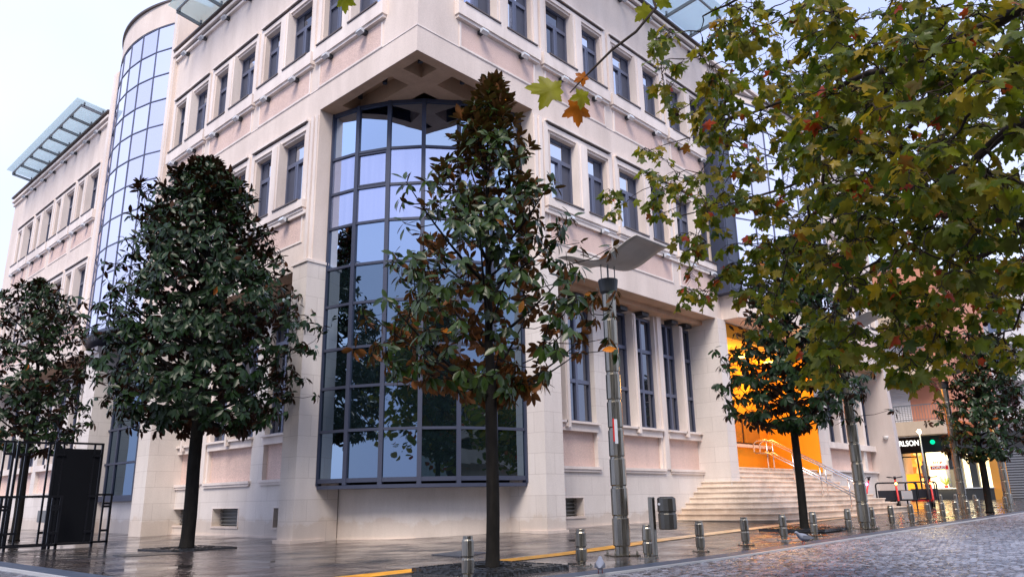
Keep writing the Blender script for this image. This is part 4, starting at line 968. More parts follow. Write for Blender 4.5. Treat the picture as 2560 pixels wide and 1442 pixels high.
def magnolia(x, y, prof, crotch, tr, nwh, lab, M, seed, leafn=(7, 11), ls=(.13, .19), inner=.35, topup=.9, lean=(0, 0), brown_top=.9):
    r_ = np.random.default_rng(seed); gz = G(x, y)
    t = thing('magnolia_tree', lab, 'tree', (x, y, gz), 0, 'magnolia trees along the pavement')
    prof = sorted((z-gz, a, b) for z, a, b in prof); zs = np.array([p[0] for p in prof]); ra = np.array([p[1] for p in prof]); rb = np.array([p[2] for p in prof])
    ztop = zs[-1]
    def axis(z):      # the trunk line, bending towards the middle of the crown
        k = np.clip((z-crotch)/(ztop-crotch), 0, 1); c = (np.interp(z, zs, ra)+np.interp(z, zs, rb))/2*k*.8
        return rh[0]*c+lean[0]*z/ztop, rh[1]*c+lean[1]*z/ztop
    pts = []; rad = []
    for z in np.concatenate([[0, .05, .2, .6], np.linspace(1.0, crotch, 4), np.linspace(crotch+.15, ztop*.97, 9)]):
        ax = axis(z) if z > crotch else (lean[0]*z/ztop+.012*math.sin(3*z), lean[1]*z/ztop+.01*math.cos(2.3*z))
        pts.append((ax[0], ax[1], z)); rad.append(tr*(1.25 if z < .04 else 1.08 if z < .1 else 1-.12*z/crotch) if z <= crotch+.01 else max(.008, tr*.78*(1-(z-crotch)/(ztop-crotch))**1.1))
    tk = MB(); tk.tube(pts, rad, 14); tk.build('trunk', m_bark, t, smooth=True)
    # whorl centres: mostly in the outer shell of the crown
    W = []; w_area = np.maximum(.05, (rb-ra)); grid = np.linspace(zs[0], ztop, 60); wgt = np.interp(grid, zs, w_area)**2.0; wgt /= wgt.sum()
    lobes = [(r_.uniform(0, 6.28), r_.uniform(zs[0]+.1, ztop), r_.uniform(.10, .30)*(1 if r_.random() < .55 else -1)) for _ in range(22)]
    while len(W) < nwh:
        z = r_.choice(grid)+r_.uniform(-.06, .06); z = min(max(z, zs[0]), ztop)
        a, b = np.interp(z, zs, ra), np.interp(z, zs, rb); mid = (a+b)/2; hw = (b-a)/2
        th = r_.uniform(0, 2*math.pi); q = r_.random(); rr = (1-(1-q)**1.6*.0-(r_.random()**.5)*0)*1.0
        rr = math.sqrt(r_.uniform(inner**2, 1.0)) if r_.random() < .75 else r_.uniform(.1, 1)
        # lumpy outline: pull some directions in
        lump = .94+.15*math.sin(3*th+z*2.6+seed)+.12*math.sin(5*th-z*4.3)
        for lt, lz, la in lobes:
            da_ = (th-lt+math.pi) % (2*math.pi)-math.pi; rr *= 1+la*math.exp(-(da_/.45)**2-((z-lz)/.32)**2)
        rr *= min(1.10, lump)
        if r_.random() < .07: rr *= r_.uniform(1.12, 1.3)
        off = rh*(mid+hw*rr*math.cos(th))+fh*(hw*rr*math.sin(th))
        W.append((off[0], off[1], z+r_.uniform(-.05, .05), rr, th))
    W = np.array(W)
    # main branches leave the trunk below and sweep up and out; whorls hang on the nearest one
    br = MB(); tips = []; nb_ = max(18, nwh//16)
    idx = r_.choice(len(W), nb_, replace=False); samples = []
    for k in idx:
        e = W[k, :3]; z0 = max(crotch-.05, e[2]-.35-.55*np.hypot(e[0], e[1])*r_.uniform(.5, 1.0)); ax = axis(z0); p0 = np.array([ax[0], ax[1], z0]); 
        c1 = p0+(e-p0)*.5+np.array([0, 0, -.10*np.linalg.norm(e-p0)]); pp = [(1-u)**2*p0+2*u*(1-u)*c1+u*u*e for u in np.linspace(0, 1, 7)]
        L0 = np.linalg.norm(e-p0); br.tube(pp, [max(.005, tr*.32*min(1, L0)*(1-u*.8)) for u in np.linspace(0, 1, 7)], 6, cap=False); samples += pp[2:]
    S = np.array(samples)
    order = np.argsort([np.min(np.linalg.norm(S-w[:3], axis=1)) for w in W])
    for w in W[order]:
        e = w[:3]; d = np.linalg.norm(S-e, axis=1)+np.where(S[:, 2] > e[2]+.1, .6, 0); p0 = S[np.argmin(d)]
        S = np.vstack([S, (p0+e)/2, p0*.25+e*.75])
        if np.linalg.norm(e-p0) > .03: c1 = (p0+e)/2+np.array([0, 0, -.04]); br.tube([p0, c1, e], [.008, .006, .0045], 4, cap=False)
    br.build('branches', m_bark, t, smooth=True, recalc=False)
    P, D, U, Sz = [], [], [], []
    for w in W:
        c = w[:3]; hz = (c[2]-zs[0])/(ztop-zs[0]); ax = np.array([*axis(c[2]), c[2]]); out = c-ax; out[2] = 0
        n_ = r_.integers(*leafn); axis_d = norm(out*.7/(np.linalg.norm(out)+.3)+np.array([0, 0, .35+topup*hz])+r_.normal(0, .25, 3))
        e1 = norm(np.cross(axis_d, np.array([.3, .2, 1.]))); e2 = np.cross(axis_d, e1); ph = r_.uniform(0, 6.28)
        for k in range(n_):
            young = r_.random() < (hz-.35)*1.5*brown_top
            a = ph+k*2.4; el = r_.uniform(.1, 1.1) if young else r_.uniform(-.55, .45)
            d = math.cos(el)*(math.cos(a)*e1+math.sin(a)*e2)+math.sin(el)*axis_d
            u_ = axis_d+r_.normal(0, .25, 3)
            if not young: d = norm(d); d[2] -= r_.uniform(.35, 1.2); u_ = norm(out+1e-6)*1.1+np.array([0, 0, .5])+r_.normal(0, .3, 3)
            P.append(c+axis_d*r_.uniform(-.05, .03)+d*.012); D.append(d); U.append(u_); Sz.append(r_.uniform(*ls)*(.75 if k > n_-3 else 1))
    V, F = instance(LT[0], LT[1], np.array(P), np.array(D), np.array(U), np.array(Sz))
    np_mesh('crown', V, F, M, True, t)
    return t
magnolia(6.46, 6.42, [(6.06, -.02, .12), (5.8, -.20, .30), (5.39, -.42, .42), (4.99, -.62, .50), (4.6, -.85, .78), (4.12, -1.12, .98), (3.69, -1.32, 1.16), (3.28, -1.4, 1.28), (2.87, -1.52, 1.29), (2.58, -1.80, 1.38), (2.32, -1.72, 1.32), (2.12, -1.0, 1.0), (1.98, -.3, .3)],
    1.98, .080, 620, 'foreground magnolia with glossy leaves, rusty undersides and bare lower trunk', m_mag, 11, ls=(.12, .185), inner=.45, brown_top=1.3)
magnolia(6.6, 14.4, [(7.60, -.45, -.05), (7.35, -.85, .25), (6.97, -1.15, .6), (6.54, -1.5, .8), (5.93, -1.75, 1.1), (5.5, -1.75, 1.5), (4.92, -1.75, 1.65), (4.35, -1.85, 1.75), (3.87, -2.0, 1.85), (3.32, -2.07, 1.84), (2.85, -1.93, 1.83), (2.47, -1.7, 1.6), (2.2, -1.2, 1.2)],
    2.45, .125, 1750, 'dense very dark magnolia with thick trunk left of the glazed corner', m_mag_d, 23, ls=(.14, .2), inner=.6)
magnolia(6.0, 22.6, [(6.63, -.46, -.2), (6.24, -1.1, .45), (5.63, -1.28, .85), (5.08, -1.4, 1.1), (4.54, -1.5, 1.2), (3.9, -1.42, 1.35), (3.28, -1.32, 1.4), (2.66, -1.2, 1.45), (2.2, -.9, 1.1)],
    2.2, .11, 620, 'leftmost magnolia behind the black fence frames', m_mag_d, 31, ls=(.14, .2))
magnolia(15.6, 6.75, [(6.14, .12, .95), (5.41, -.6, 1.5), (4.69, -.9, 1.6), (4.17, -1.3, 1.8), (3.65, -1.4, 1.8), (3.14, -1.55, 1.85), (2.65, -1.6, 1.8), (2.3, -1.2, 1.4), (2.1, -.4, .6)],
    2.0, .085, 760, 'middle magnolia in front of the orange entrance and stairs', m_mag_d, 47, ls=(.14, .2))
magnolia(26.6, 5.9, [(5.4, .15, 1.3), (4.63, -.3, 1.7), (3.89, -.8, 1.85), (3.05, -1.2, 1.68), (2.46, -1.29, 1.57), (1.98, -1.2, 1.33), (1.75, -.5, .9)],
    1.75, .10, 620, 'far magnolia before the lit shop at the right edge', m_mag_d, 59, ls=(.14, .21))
# ------------------------------------------------------------------ plane tree overhead
cam_p = np.array([0, 0, .75]); crn, cun, cfn = (np.array(v) for v in (cr, cu, f0))
def at(px, py, dist):      # world point seen in this direction at a horizontal distance: used to lay out the limbs
    d = cfn+(px-1280)/1918*crn-(py-721)/1918*cun; return cam_p+d*dist*(.86 if dist > 4 else 1)/np.hypot(d[0], d[1])
prg = np.random.default_rng(5)
def lobed():
    tips = [(-2.3, .66), (-1.15, .88), (0, 1.0), (1.15, .88), (2.3, .66)]; out = []
    angs = []
    for i, (a, r_) in enumerate(tips):
        out += [(a-.42, r_*.66), (a-.30, r_*.80), (a-.24, r_*.74), (a-.12, r_*.90), (a, r_), (a+.12, r_*.86), (a+.20, r_*.76), (a+.32, r_*.80), (a+.42, r_*.64)]
        if i < 4: out.append(((a+tips[i+1][0])/2, .50 if i in (1, 2) else .44))
    v = [(.36, 0, 0)]
    for a, r_ in out: v.append((.36+.62*r_*math.cos(a), .62*r_*math.sin(a), .09*math.cos(2.74*a)*r_-.20*r_*r_*(.6+.4*math.cos(a))))
    v.append((.02, 0, 0)); n = len(out); f = [(0, k+1, k+2) for k in range(n-1)]+[(0, n, n+1), (0, n+1, 1)]
    return np.array(v), np.array(f)
PT = lobed()
PT2 = (PT[0]*np.array([1, .85, 1])+np.stack([0*PT[0][:, 0], 0*PT[0][:, 0], .35*PT[0][:, 1]**2*2], 1), PT[1])
limbs = [   # off-frame crown limbs reaching in over the pavement: (px, py, distance) control points
 [(3300, -500, 3.6), (2700, -60, 4.6), (2350, 120, 5.4), (2050, 230, 6.2), (1800, 300, 6.8)],
 [(3300, -500, 3.6), (2800, 150, 4.6), (2520, 330, 5.2), (2300, 520, 5.8), (2150, 700, 6.4)],
 [(3300, -500, 3.6), (2750, -260, 4.2), (2300, -160, 5.0), (1980, -60, 5.6), (1760, 40, 6.2)],
 [(3300, -200, 4.0), (2800, 380, 5.6), (2560, 560, 6.8), (2400, 700, 7.6), (2330, 860, 8.2)],
 [(3300, -200, 4.0), (2900, 100, 5.2), (2500, 160, 6.6), (2200, 330, 7.8), (1960, 470, 8.6), (1700, 540, 9.2)],
 [(2450, 140, 6.7), (2180, 420, 7.6), (2020, 620, 8.2), (1880, 720, 8.7)],
 [(2350, 60, 5.6), (2120, 330, 6.0), (2030, 520, 6.4), (1985, 620, 6.6)],
 [(3000, 300, 5.0), (2700, 620, 6.2), (2560, 760, 6.9), (2500, 880, 7.4)],
 [(3100, -100, 4.0), (2650, 60, 4.4), (2450, 260, 4.8), (2290, 460, 5.0)],
]
pl = thing('plane_tree', 'autumn plane tree with yellow green lobed leaves hanging in from the upper right', 'tree', (0, 0, 0))
lm = MB(); LS = []
tb = at(3500, 300, 4.2); base = np.array([tb[0]+.6, tb[1]-.9, 0.])
hub = at(3300, -400, 3.7)
lm.tube([base, base+[0, 0, 1.2], (base+hub)/2+[0, -.15, .4], hub], [.26, .22, .19, .14], 12); lm.build('trunk', m_bark2, pl, smooth=True, recalc=False)
lm = MB()
def crspline(p, n):
    p = [2*p[0]-p[1]]+list(p)+[2*p[-1]-p[-2]]; out = []
    for i in range(1, len(p)-2):
        for u in np.linspace(0, 1, n, endpoint=False): out.append(.5*((2*p[i])+(-p[i-1]+p[i+1])*u+(2*p[i-1]-5*p[i]+4*p[i+1]-p[i+2])*u*u+(-p[i-1]+3*p[i]-3*p[i+1]+p[i+2])*u**3))
    return out+[p[-2]]
for li, l_ in enumerate(limbs):
    p = [at(*q) for q in l_]; sp = crspline(p, 7); n = len(sp)
    sp = [q+prg.normal(0, .012, 3) for q in sp]
    lm.tube(sp, [max(.006, (.050 if li < 5 else .022)*(1-.85*k/n)**1.2) for k in range(n)], 7, cap=False); LS += sp[4:]
LS = np.array(LS)
# where leaf sprays hang (outline of the hanging canopy), as wide cells with their density
cells = [((1640, 10, 1790, 210), 15, (5.6, 6.6)), ((1650, 200, 1830, 340), 26, (6.0, 7.2)), ((1790, 0, 1990, 120), 20, (5, 6.8)), ((1800, 120, 2010, 340), 32, (5.5, 7.4)),
 ((1600, 350, 1800, 470), 22, (7.4, 9.2)), ((1500, 440, 1600, 560), 7, (8.4, 9.2)), ((1620, 470, 1800, 600), 22, (7.2, 9)), ((1700, 590, 1850, 760), 22, (7.2, 8.8)),
 ((1800, 340, 2010, 520), 40, (6.4, 8.4)), ((1800, 520, 2000, 700), 36, (6.6, 8.8)), ((1850, 700, 2010, 830), 15, (6.6, 8.6)), ((1980, 840, 2120, 950), 16, (6.2, 8.2)),
 ((1990, 0, 2250, 240), 62, (4.6, 7.4)), ((2010, 240, 2250, 480), 80, (4.6, 8)), ((2000, 480, 2250, 720), 84, (5, 8.6)), ((2010, 700, 2260, 900), 62, (5.6, 8.6)),
 ((2240, 0, 2570, 240), 90, (4.2, 7.6)), ((2240, 240, 2570, 480), 105, (4.2, 8)), ((2240, 480, 2570, 720), 100, (4.8, 8.6)), ((2240, 700, 2440, 950), 62, (5.6, 8.4)), ((2440, 720, 2570, 920), 22, (6.2, 8.6)),
 ((2570, -150, 2900, 700), 34, (4.4, 8)), ((1900, -200, 2600, 0), 30, (4.6, 8))]
P, D, U, Sz = [], [], [], []; tw = MB(); bl = MB(); nball = 0
ends = []; balls = []
for (x0_, y0_, x1_, y1_), n_, (d0_, d1_) in cells:
    for k in range(int(n_*((1.15 if x0_ < 2200 else .88) if x0_ >= 1985 and x0_ < 2500 and y1_ < 730 else .85))): ends.append(at(prg.uniform(x0_, x1_), prg.uniform(y0_, y1_), prg.uniform(d0_, d1_)))
ends.sort(key=lambda e: np.min(np.linalg.norm(LS-e, axis=1)))
if 1:
    for e in ends:
        dd = np.linalg.norm(LS-e, axis=1)+np.where(LS[:, 2] < e[2]-.1, .4, 0); p0 = LS[np.argmin(dd)]
        c1 = p0+(e-p0)*.55+np.array([0, 0, .10*np.linalg.norm(e-p0)]); us = np.linspace(0, 1, 6); pp = [(1-u)**2*p0+2*u*(1-u)*c1+u*u*e+prg.normal(0, .01, 3)*(0 < u < 1) for u in us]
        LS = np.vstack([LS, pp[2], pp[3], pp[4]])
        tw.tube(pp, [.0055*(1-.65*u) for u in us], 4, cap=False)
        L0 = np.linalg.norm(e-p0); td = norm(e-pp[-2]); nl_ = prg.integers(6, 10)
        for j in range(nl_):
            u = 1-.5*min(1, .55/max(L0, .2))*j/nl_ if L0 > .2 else 1; q = (1-u)**2*p0+2*u*(1-u)*c1+u*u*e
            a = prg.uniform(0, 6.28); o_ = np.array([math.cos(a), math.sin(a), prg.uniform(-.5, .35)]); d = norm(o_*.8+td*.35+np.array([0, 0, -.35]))
            pet = q+d*prg.uniform(.03, .07); tw.tube([q, pet], [.0022, .0018], 3, cap=False)
            P.append(pet); D.append(d+np.array([0, 0, -.3])); U.append(np.array([0, 0, 1.])+prg.normal(0, .55, 3)); Sz.append(.055+.070*prg.random()**1.2)
        if prg.random() < .10 and nball < 60:
            nball += 1; b0 = e+np.array([0, 0, -.08]); tw.tube([e, b0], .0015, 3, cap=False)
            bl = MB()
            for z_ in range(1): bl.lathe(tuple(b0-np.array([0, 0, .016])), [(.004, -.014), (.013, -.008), (.016, 0), (.013, .008), (.004, .014)], 8)
            balls.append(bl)
# two large leaves at the tip of the nearest twig
tipw = [at(1620, -40, 3.0), at(1640, 20, 3.0), at(1590, 80, 2.95), at(1530, 125, 2.92), at(1480, 175, 2.9), at(1450, 205, 2.9), at(1425, 232, 2.88)]
tw.tube([at(2100, -420, 3.6), at(1800, -200, 3.2)]+tipw, [.012, .009, .007, .0065, .006, .0055, .0045, .0035, .0025], 6, cap=False)
big = [(at(1412, 232, 2.88), (-.9, -.25, .1), (.2, .35, 1), .175), (at(1455, 222, 2.9), (-.05, -.35, -1), (.9, -.5, .2), .10), (at(1440, 245, 2.92), (.10, -.15, -1), (.6, .75, .1), .13), (at(1470, 188, 2.9), (-.4, -.1, -.2), (.3, -.9, .6), .07),
  (at(1625, 12, 3.0), (-.2, .1, -.2), (-.4, -.7, .5), .10), (at(1640, 18, 2.98), (.35, -.2, .25), (-.2, -.8, .4), .09), (at(861, -20, 2.6), (0, .05, -1), (-.7, -.7, .1), .085)]
BP, BD, BU, BS = [], [], [], []
for p, d, u, s_ in big:
    dv = d[0]*crn+d[2]*cun+d[1]*cfn; uv = u[0]*.4*crn+u[2]*.4*cun-cfn
    BP.append(p); BD.append(dv); BU.append(uv); BS.append(s_)
V, F = instance(PT[0], PT[1], np.array(P), np.array(D), np.array(U), np.array(Sz))
np_mesh('crown', V, F, m_pl, True, pl)
V, F = instance(PT[0], PT[1], np.array(BP), np.array(BD), np.array(BU), np.array(BS))
m_pl2 = leaf_mat('near_plane_leaf', (.26, .30, .012), (.30, .30, .015), (.30, .30, .02), (.55, .16, .012), .7, .45, .5, .3)
np_mesh('near_leaves', V, F, m_pl2, True, pl)
tw.tube([at(861, -300, 2.8), at(861, -20, 2.6)], .003, 4)
tw.build('twigs', m_bark2, pl, recalc=False, smooth=True); lm.build('limbs', m_bark2, pl, recalc=False, smooth=True); m_ball = mat('seed_ball', (.06, .025, .012), .9)
for b_ in balls: b_.build('seed_ball', m_ball, pl, smooth=True)
#SPLIT4
# ------------------------------------------------------------------ the shop building closing the street
XS = 46.0
def PY(px): return 13.92-.0181*(px-2258)
m_salmon = stucco('salmon_render', (.62, .27, .17), 20, .004, .12, speck=.03); m_cream2 = stucco('cream_render', (.66, .52, .38), 20, .003, .15, speck=.03)
m_shut = mat('white_roller_shutter', (.62, .62, .64), .5); gsh = N(m_shut, 'NewGeometry'); wsh = N(m_shut, 'TexWave', Scale=3.2, bands_direction='Z'); L(m_shut, gsh.outputs['Position'], wsh.inputs['Vector']); bump(m_shut, wsh.outputs['Fac'], .02, .8)
m_gshut = mat('grey_shutter', (.12, .13, .15), .5); gsh = N(m_gshut, 'NewGeometry'); wsh = N(m_gshut, 'TexWave', Scale=2.5, bands_direction='Z'); L(m_gshut, gsh.outputs['Position'], wsh.inputs['Vector']); bump(m_gshut, wsh.outputs['Fac'], .03, 1)
m_char = mat('charcoal_cladding', (.035, .04, .045), .4); m_black2 = mat('shop_black', (.015, .012, .012), .35)
m_ochre2 = mat('ochre_shopfront', (.55, .25, .04), .6)
sh = thing('shop_building', 'salmon pink apartment building with a lit shop front at the end of the pavement', 'building', (XS, 12, 0))
sh.location = (0, 0, 0)
b = MB(); b.box((XS, 11.0, 4.45), (XS+10, 24, 13.2)); b.build('wall', m_salmon, sh)
b = MB(); b.box((XS, 13.95, 0), (XS+8, 24, 3.7)); b.box((XS+1.6, 7.2, 0), (XS+8, 13.95, 3.7)); b.build('ground_wall', m_cream2, sh)
for z0 in (3.72, 6.75, 9.7):
    b = MB(); b.box((XS-1.15, 11.4, z0), (XS+.1, 24, z0+.72)); b.build('balcony', m_cream2, sh)
    r2 = MB(); zr = z0+.72
    r2.bar((XS-1.1, 11.45, zr+.85), (XS-1.1, 24, zr+.85), .05); r2.bar((XS-1.1, 11.45, zr+.08), (XS-1.1, 24, zr+.08), .03)
    for y in np.arange(11.5, 24, .14): r2.bar((XS-1.1, y, zr), (XS-1.1, y, zr+.85), .018)
    r2.build('balcony_railing', m_steelg, sh)
    for y0, y1 in ((13.15, 14.25), (15.6, 16.7), (18.5, 19.6)):
        w = MB(); w.box((XS-.04, y0, zr+.02), (XS+.02, y1, zr+1.95)); w.build('shutter', m_shut, sh)
# shop front
zb, zt_ = .95, 2.86
b = MB(); b.box((XS-.1, PY(2312), 2.9), (XS+.5, 15.2, 3.70)); b.build('sign_board', mat('dark_brown_fascia', (.035, .018, .012), .35), sh)
b = MB(); b.box((XS-.06, 7.2, 2.9), (XS+.5, PY(2312), 3.72)); b.box((XS-.05, PY(2412), .4), (XS+.3, PY(2379), 2.9)); b.box((XS-.05, PY(2449), .4), (XS+.3, PY(2431), 2.9)); b.build('cladding', m_char, sh)
b = MB(); b.box((XS-.30, PY(2486), .25), (XS+.3, PY(2314), .93)); b.build('plinth', m_char, sh)
b = MB(); b.box((XS-.34, PY(2486), .93), (XS+.3, PY(2314), .98)); b.build('plinth_edge', m_lamp_h, sh)
b = MB(); b.box((XS-.04, PY(2522), .25), (XS+.3, PY(2482), 2.9)); b.box((XS-.3, PY(2522), .25), (XS+.1, PY(2486), .9)); b.build('ochre_wall', m_ochre2, sh)
b = MB(); b.box((XS-.02, 6.6, .25), (XS+.2, PY(2522), 2.95)); b.build('roller_shutter', m_gshut, sh)
def interior_mat(name, c1, c2, c3, es, sc_=2.2):
    M = mat(name, (.4, .3, .2), .6); g = N(M, 'NewGeometry'); v = N(M, 'TexVoronoi', Scale=sc_); L(M, g.outputs['Position'], v.inputs['Vector'])
    r = ramp(M, v.outputs['Color'], [(.15, c1), (.5, c2), (.8, c3)]); L(M, r.outputs[0], B(M).inputs['Base Color']); L(M, r.outputs[0], B(M).inputs['Emission Color']); B(M).inputs['Emission Strength'].default_value = es; return M
m_in1 = interior_mat('lit_shop_interior', (.9, .35, .05), (.35, .10, .02), (1, .65, .2), .75, 3.2); m_in2 = interior_mat('lit_window_back', (1, .85, .5), (.95, .9, .68), (1, .75, .35), .95, 1.1)
b = MB(); b.box((XS+1.4, PY(2300), .7), (XS+1.5, 14.4, 2.9)); b.build('lit_interior', m_in1, sh)
b = MB(); b.box((XS+.9, PY(2482), .9), (XS+1.0, PY(2298), 2.95)); b.build('lit_window_back', m_in2, sh)
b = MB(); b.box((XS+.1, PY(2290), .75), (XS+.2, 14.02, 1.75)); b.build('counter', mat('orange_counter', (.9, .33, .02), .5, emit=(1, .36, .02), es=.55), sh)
f = MB()
for y in (14.08, PY(2296), PY(2313), PY(2318)): f.box((XS-.04, y-.035, .7), (XS+.06, y+.035, 2.9))
f.box((XS-.04, PY(2296), 2.62), (XS+.06, 14.08, 2.68)); f.box((XS-.04, PY(2378), 2.84), (XS+.06, 14.08, 2.92)); f.build('shopfront_frame', m_black2, sh)
cl = MB()
for k, (px_, c) in enumerate(((2303, 0), (2307, 0), (2368, 0))):
    y = PY(px_); cl.lathe((XS+.5, y, 1.0), [(.10, 0), (.11, .5), (.15, .9), (.17, 1.15), (.06, 1.25), (.08, 1.35), (.02, 1.48)], 10)
cl.build('mannequin', mat('blue_grey_clothes', (.20, .24, .36), .7), sh, smooth=True)
b = MB(); 
for k in range(26):
    a = rng.uniform(0, 6.28); p = (XS+.3, PY(2358), 1.12); b.bar(p, (p[0]+.12*math.cos(a)-.1, p[1]+.3*math.sin(a), p[2]+rng.uniform(.15, .5)), .035, .006)
b.build('potted_plant', mat('yellow_green_leaf', (.25, .35, .04), .5), sh)
b = MB(); b.lathe((XS+.3, PY(2358), .98), [(.08, 0), (.11, .14)], 12); b.build('flower_pot', m_red, sh)
m_white_e = mat('lit_white_letters', (.9, .9, .9), .4, emit=(1, .97, .92), es=.75)
Rm = Matrix(((0, 0, -1), (-1, 0, 0), (0, 1, 0))).to_4x4()
def txt(s_, y, z, size, M, off=.12, bold=.012, xs=1.0):
    mt = Matrix.Translation((XS-off, y, z)) @ Rm @ Matrix.Diagonal((xs, 1, 1, 1)); return text_mesh('lettering', s_, size, .015, M, sh, mt, bold)
txt('CARLSON', 13.74, 3.36, .40, m_white_e, .12, .006, .82)
b = MB(); b.box((XS-.07, PY(2376), 1.93), (XS-.055, PY(2328), 2.14)); b.build('banner', m_red, sh)
txt('POPUST', PY(2352), 2.03, .20, mat('white_letter', (.85, .85, .85), .5), .08, .006, .95); txt('STOP', PY(2350), 2.28, .20, m_red, .05, .010, 1.0)
b = MB(); b.lathe((0, 0, 0), [(.02, -.02), (.12, 0), (.12, .03)], 14); o = b.build('green_sign', mat('green_neon', (0, .3, .15), .4, emit=(0, .8, .35), es=.6), sh); o.matrix_local = Matrix.Translation((XS-.5, PY(2352), 3.35)) @ Rm
b = MB(); b.box((XS-.7, PY(2507), 2.72), (XS-.64, PY(2489), 2.84)); b.build('blue_sign', mat('blue_neon', (.4, .4, 1), .4, emit=(.45, .42, 1), es=5), sh)
ld = bpy.data.lights.new('shop_light', 'AREA'); ld.energy = 45; ld.color = (1, .72, .38); ld.shape = 'RECTANGLE'; ld.size = 4; ld.size_y = 1.6
lo = bpy.data.objects.new('shop_light', ld); C.objects.link(lo); lo.parent = sh; lo.matrix_local = Matrix.Translation((XS+.4, 12, 2.7)) @ Matrix.Rotation(R(-60), 4, 'Y')
# bright little street light on a thin pole
t = thing('pole_light', 'thin grey pole with a dazzling bare floodlight in front of the shop window', 'street light', (31.0, 8.72, G(31, 8.72)))
b = MB(); b.tube([(0, 0, 0), (0, 0, 2.62)], [.035, .028], 8); b.build('pole', m_steelg, t, smooth=True)
b = MB(); b.lathe((0, 0, 2.62), [(.03, 0), (.065, .03), (.07, .08), (.03, .13)], 14); b.build('light', mat('street_light_glow', (1, .9, .6), .3, emit=(1, .80, .40), es=18), t, smooth=True)
ld = bpy.data.lights.new('pole_lamp', 'POINT'); ld.energy = 16; ld.color = (1, .78, .42); ld.shadow_soft_size = .12
lo = bpy.data.objects.new('pole_lamp', ld); C.objects.link(lo); lo.parent = t; lo.location = (-.05, -.02, 2.85)
# small black post
t = thing('black_post', 'small black post with a white top in front of the shop plinth', 'post', (39.5, 11.2, G(39.5, 11.2)))
b = MB(); b.lathe((0, 0, 0), [(.05, 0), (.05, .42), (.035, .44)], 10); b.build('shaft', m_black, t); b = MB(); b.lathe((0, 0, .44), [(.06, 0), (.07, .04), (.02, .09)], 10); b.build('cap', m_lamp_h, t)

# ------------------------------------------------------------------ white building behind, and a block further along the street
m_wbld = stucco('white_render', (.70, .68, .68), 10, .003, .12, speck=.02)
def block(name, lab, x0, x1, y0, y1, h, M, floors, face, bal=True, gl=m_glass_d):
    t = thing(name, lab, 'building', ((x0+x1)/2, (y0+y1)/2, 0)); ox, oy = (x0+x1)/2, (y0+y1)/2
    b = MB(); b.box((x0-ox, y0-oy, -.2), (x1-ox, y1-oy, h)); b.build('wall', M, t)
    b = MB(); b.box((x0-ox-.3, y0-oy-.3, h), (x1-ox+.3, y1-oy+.3, h+.35)); b.build('roof', M, t)
    fh_ = (h-3.2)/floors
    for k in range(floors):
        z = 3.3+fh_*k
        L_ = (y1-y0) if face == 'x' else (x1-x0); n = max(2, int(L_/3.2))
        for i in range(n):
            c_ = -L_/2+(i+.5)*L_/n; w = MB(); f = MB()
            if face == 'x':
                w.box((x0-ox-.03, c_-.6, z+.6), (x0-ox+.05, c_+.6, z+2.0)); f.box((x0-ox-.05, c_-.66, z+.52), (x0-ox, c_+.66, z+.6)); f.box((x0-ox-.05, c_-.03, z+.6), (x0-ox-.03, c_+.03, z+2.0))
            else:
                w.box((c_-.6, y1-oy-.05, z+.6), (c_+.6, y1-oy+.03, z+2.0)); f.box((c_-.66, y1-oy, z+.52), (c_+.66, y1-oy+.05, z+.6)); f.box((c_-.03, y1-oy+.03, z+.6), (c_+.03, y1-oy+.05, z+2.0))
            fo = f.build('window', M, t); w.build('pane', gl, fo)
        if bal and k % 1 == 0:
            b = MB()
            if face == 'x': b.box((x0-ox-1.3, y0-oy-.4, z-.1), (x0-ox, y0-oy+5, z+.12)); b.box((x0-ox-1.3, y0-oy-.4, z+.12), (x0-ox-1.2, y0-oy+5, z+.95))
            else: b.box((x0-ox+1, y1-oy, z-.1), (x1-ox-1, y1-oy+1.3, z+.12)); b.box((x0-ox+1, y1-oy+1.2, z+.12), (x1-ox-1, y1-oy+1.3, z+.95))
            b.build('balcony', M, t)
    return t
block('apartment_block', 'white apartment block with stacked balconies above the far magnolia at the right edge', 74, 90, 11.5, 24, 18.5, m_wbld, 5, 'x')
m_farg = mat('dark_hedge', (.02, .035, .012), .7)
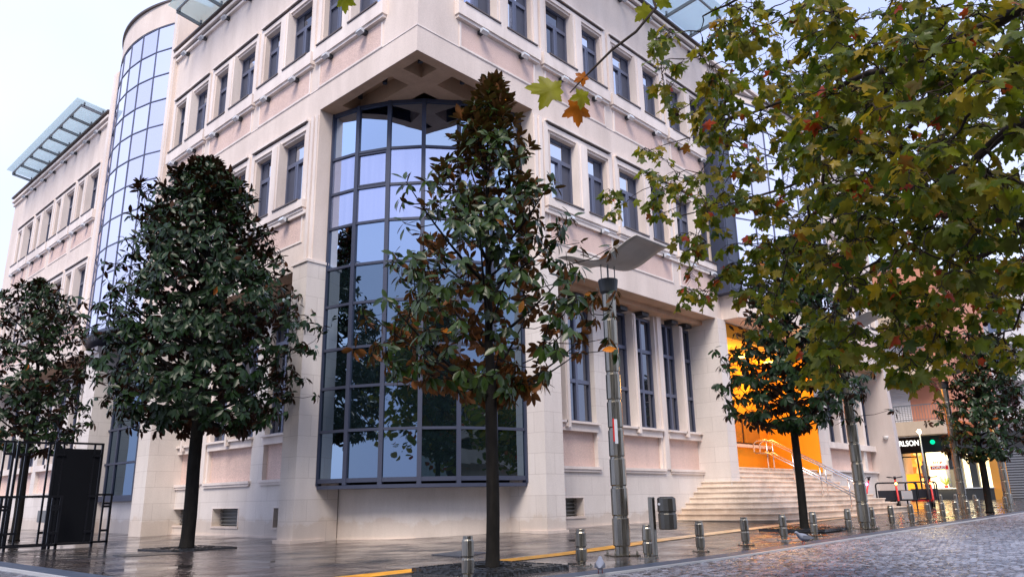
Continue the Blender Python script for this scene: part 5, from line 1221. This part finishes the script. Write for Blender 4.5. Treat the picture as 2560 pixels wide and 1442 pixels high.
# buildings and trees across the street: seen mirrored in the glass
m_pale = stucco('pale_green_render', (.42, .50, .46), 8, .002, .1, speck=.02)
t = block('opposite_building', 'pale rounded apartment building across the street, mirrored in the glazed corner', -34, -20, -40, -14, 13.0, m_pale, 4, 'y', True)
block('opposite_building', 'long cream building on the far side of the cobbled road, mirrored in the windows', -14, 30, -38, -28, 9, m_cream2, 3, 'y', True)
def big_tree(x, y, h, r_, seed, lab):
    q = np.random.default_rng(seed); t = thing('street_tree', lab, 'tree', (x, y, 0), 0, 'tall trees across the street')
    b = MB(); b.tube([(0, 0, 0), (.1, 0, h*.3), (0, .1, h*.6), (0, 0, h*.9)], [.3, .24, .14, .03], 10); 
    for k in range(14):
        a = q.uniform(0, 6.28); z0 = h*q.uniform(.28, .6); e = (r_*.8*math.cos(a), r_*.8*math.sin(a), z0+h*q.uniform(.1, .35)); b.tube([(0, 0, z0), (e[0]*.5, e[1]*.5, z0+(e[2]-z0)*.7), e], [.10, .06, .02], 5, cap=False)
    b.build('trunk', m_bark2, t, smooth=True, recalc=False)
    cen = []
    for k in range(46):
        v = norm(q.normal(0, 1, 3)); v = v*q.uniform(.35, 1)**.6; cen.append((v[0]*r_, v[1]*r_, h*.62+v[2]*h*.36))
    cen = np.array(cen); P_ = cen[q.integers(0, 46, 3800)]+q.normal(0, r_*.17, (3800, 3)); D_ = norm(q.normal(0, 1, (3800, 3))); U_ = norm(q.normal(0, .6, (3800, 3))+[0, 0, 1]); 
    V, F = instance(LT[0]*np.array([1, 2.1, 1]), LT[1], P_, D_, U_, q.uniform(.22, .42, 3800)); np_mesh('crown', V, F, m_pl, True, t)
for k, (x, y, h, r_) in enumerate([(-4.5, -6.5, 12, 3.8), (-9.5, .5, 11.5, 3.8), (-15, -5, 14, 4.4), (-7.5, -14, 13, 4.2), (-10, -10, 13.5, 4.2), (3.5, -11.5, 9, 3.2), (10.5, -12, 8.5, 3.2), (18.5, -12, 8.5, 3.2), (-11, 11, 9, 3.0)]):
    big_tree(x, y, h, r_, 70+k, ['tall tree behind the camera, nearest the street corner', 'tall tree on the side street, first from the corner', 'tallest tree, further back on the side street', 'tall tree beside the pale rounded building', 'broad tree in front of the pale rounded building',
      'first tree of the row before the long cream building', 'second tree of the row before the long cream building', 'third tree of the row before the long cream building', 'tall tree on the side street, second from the corner'][k]+', mirrored in the glass')
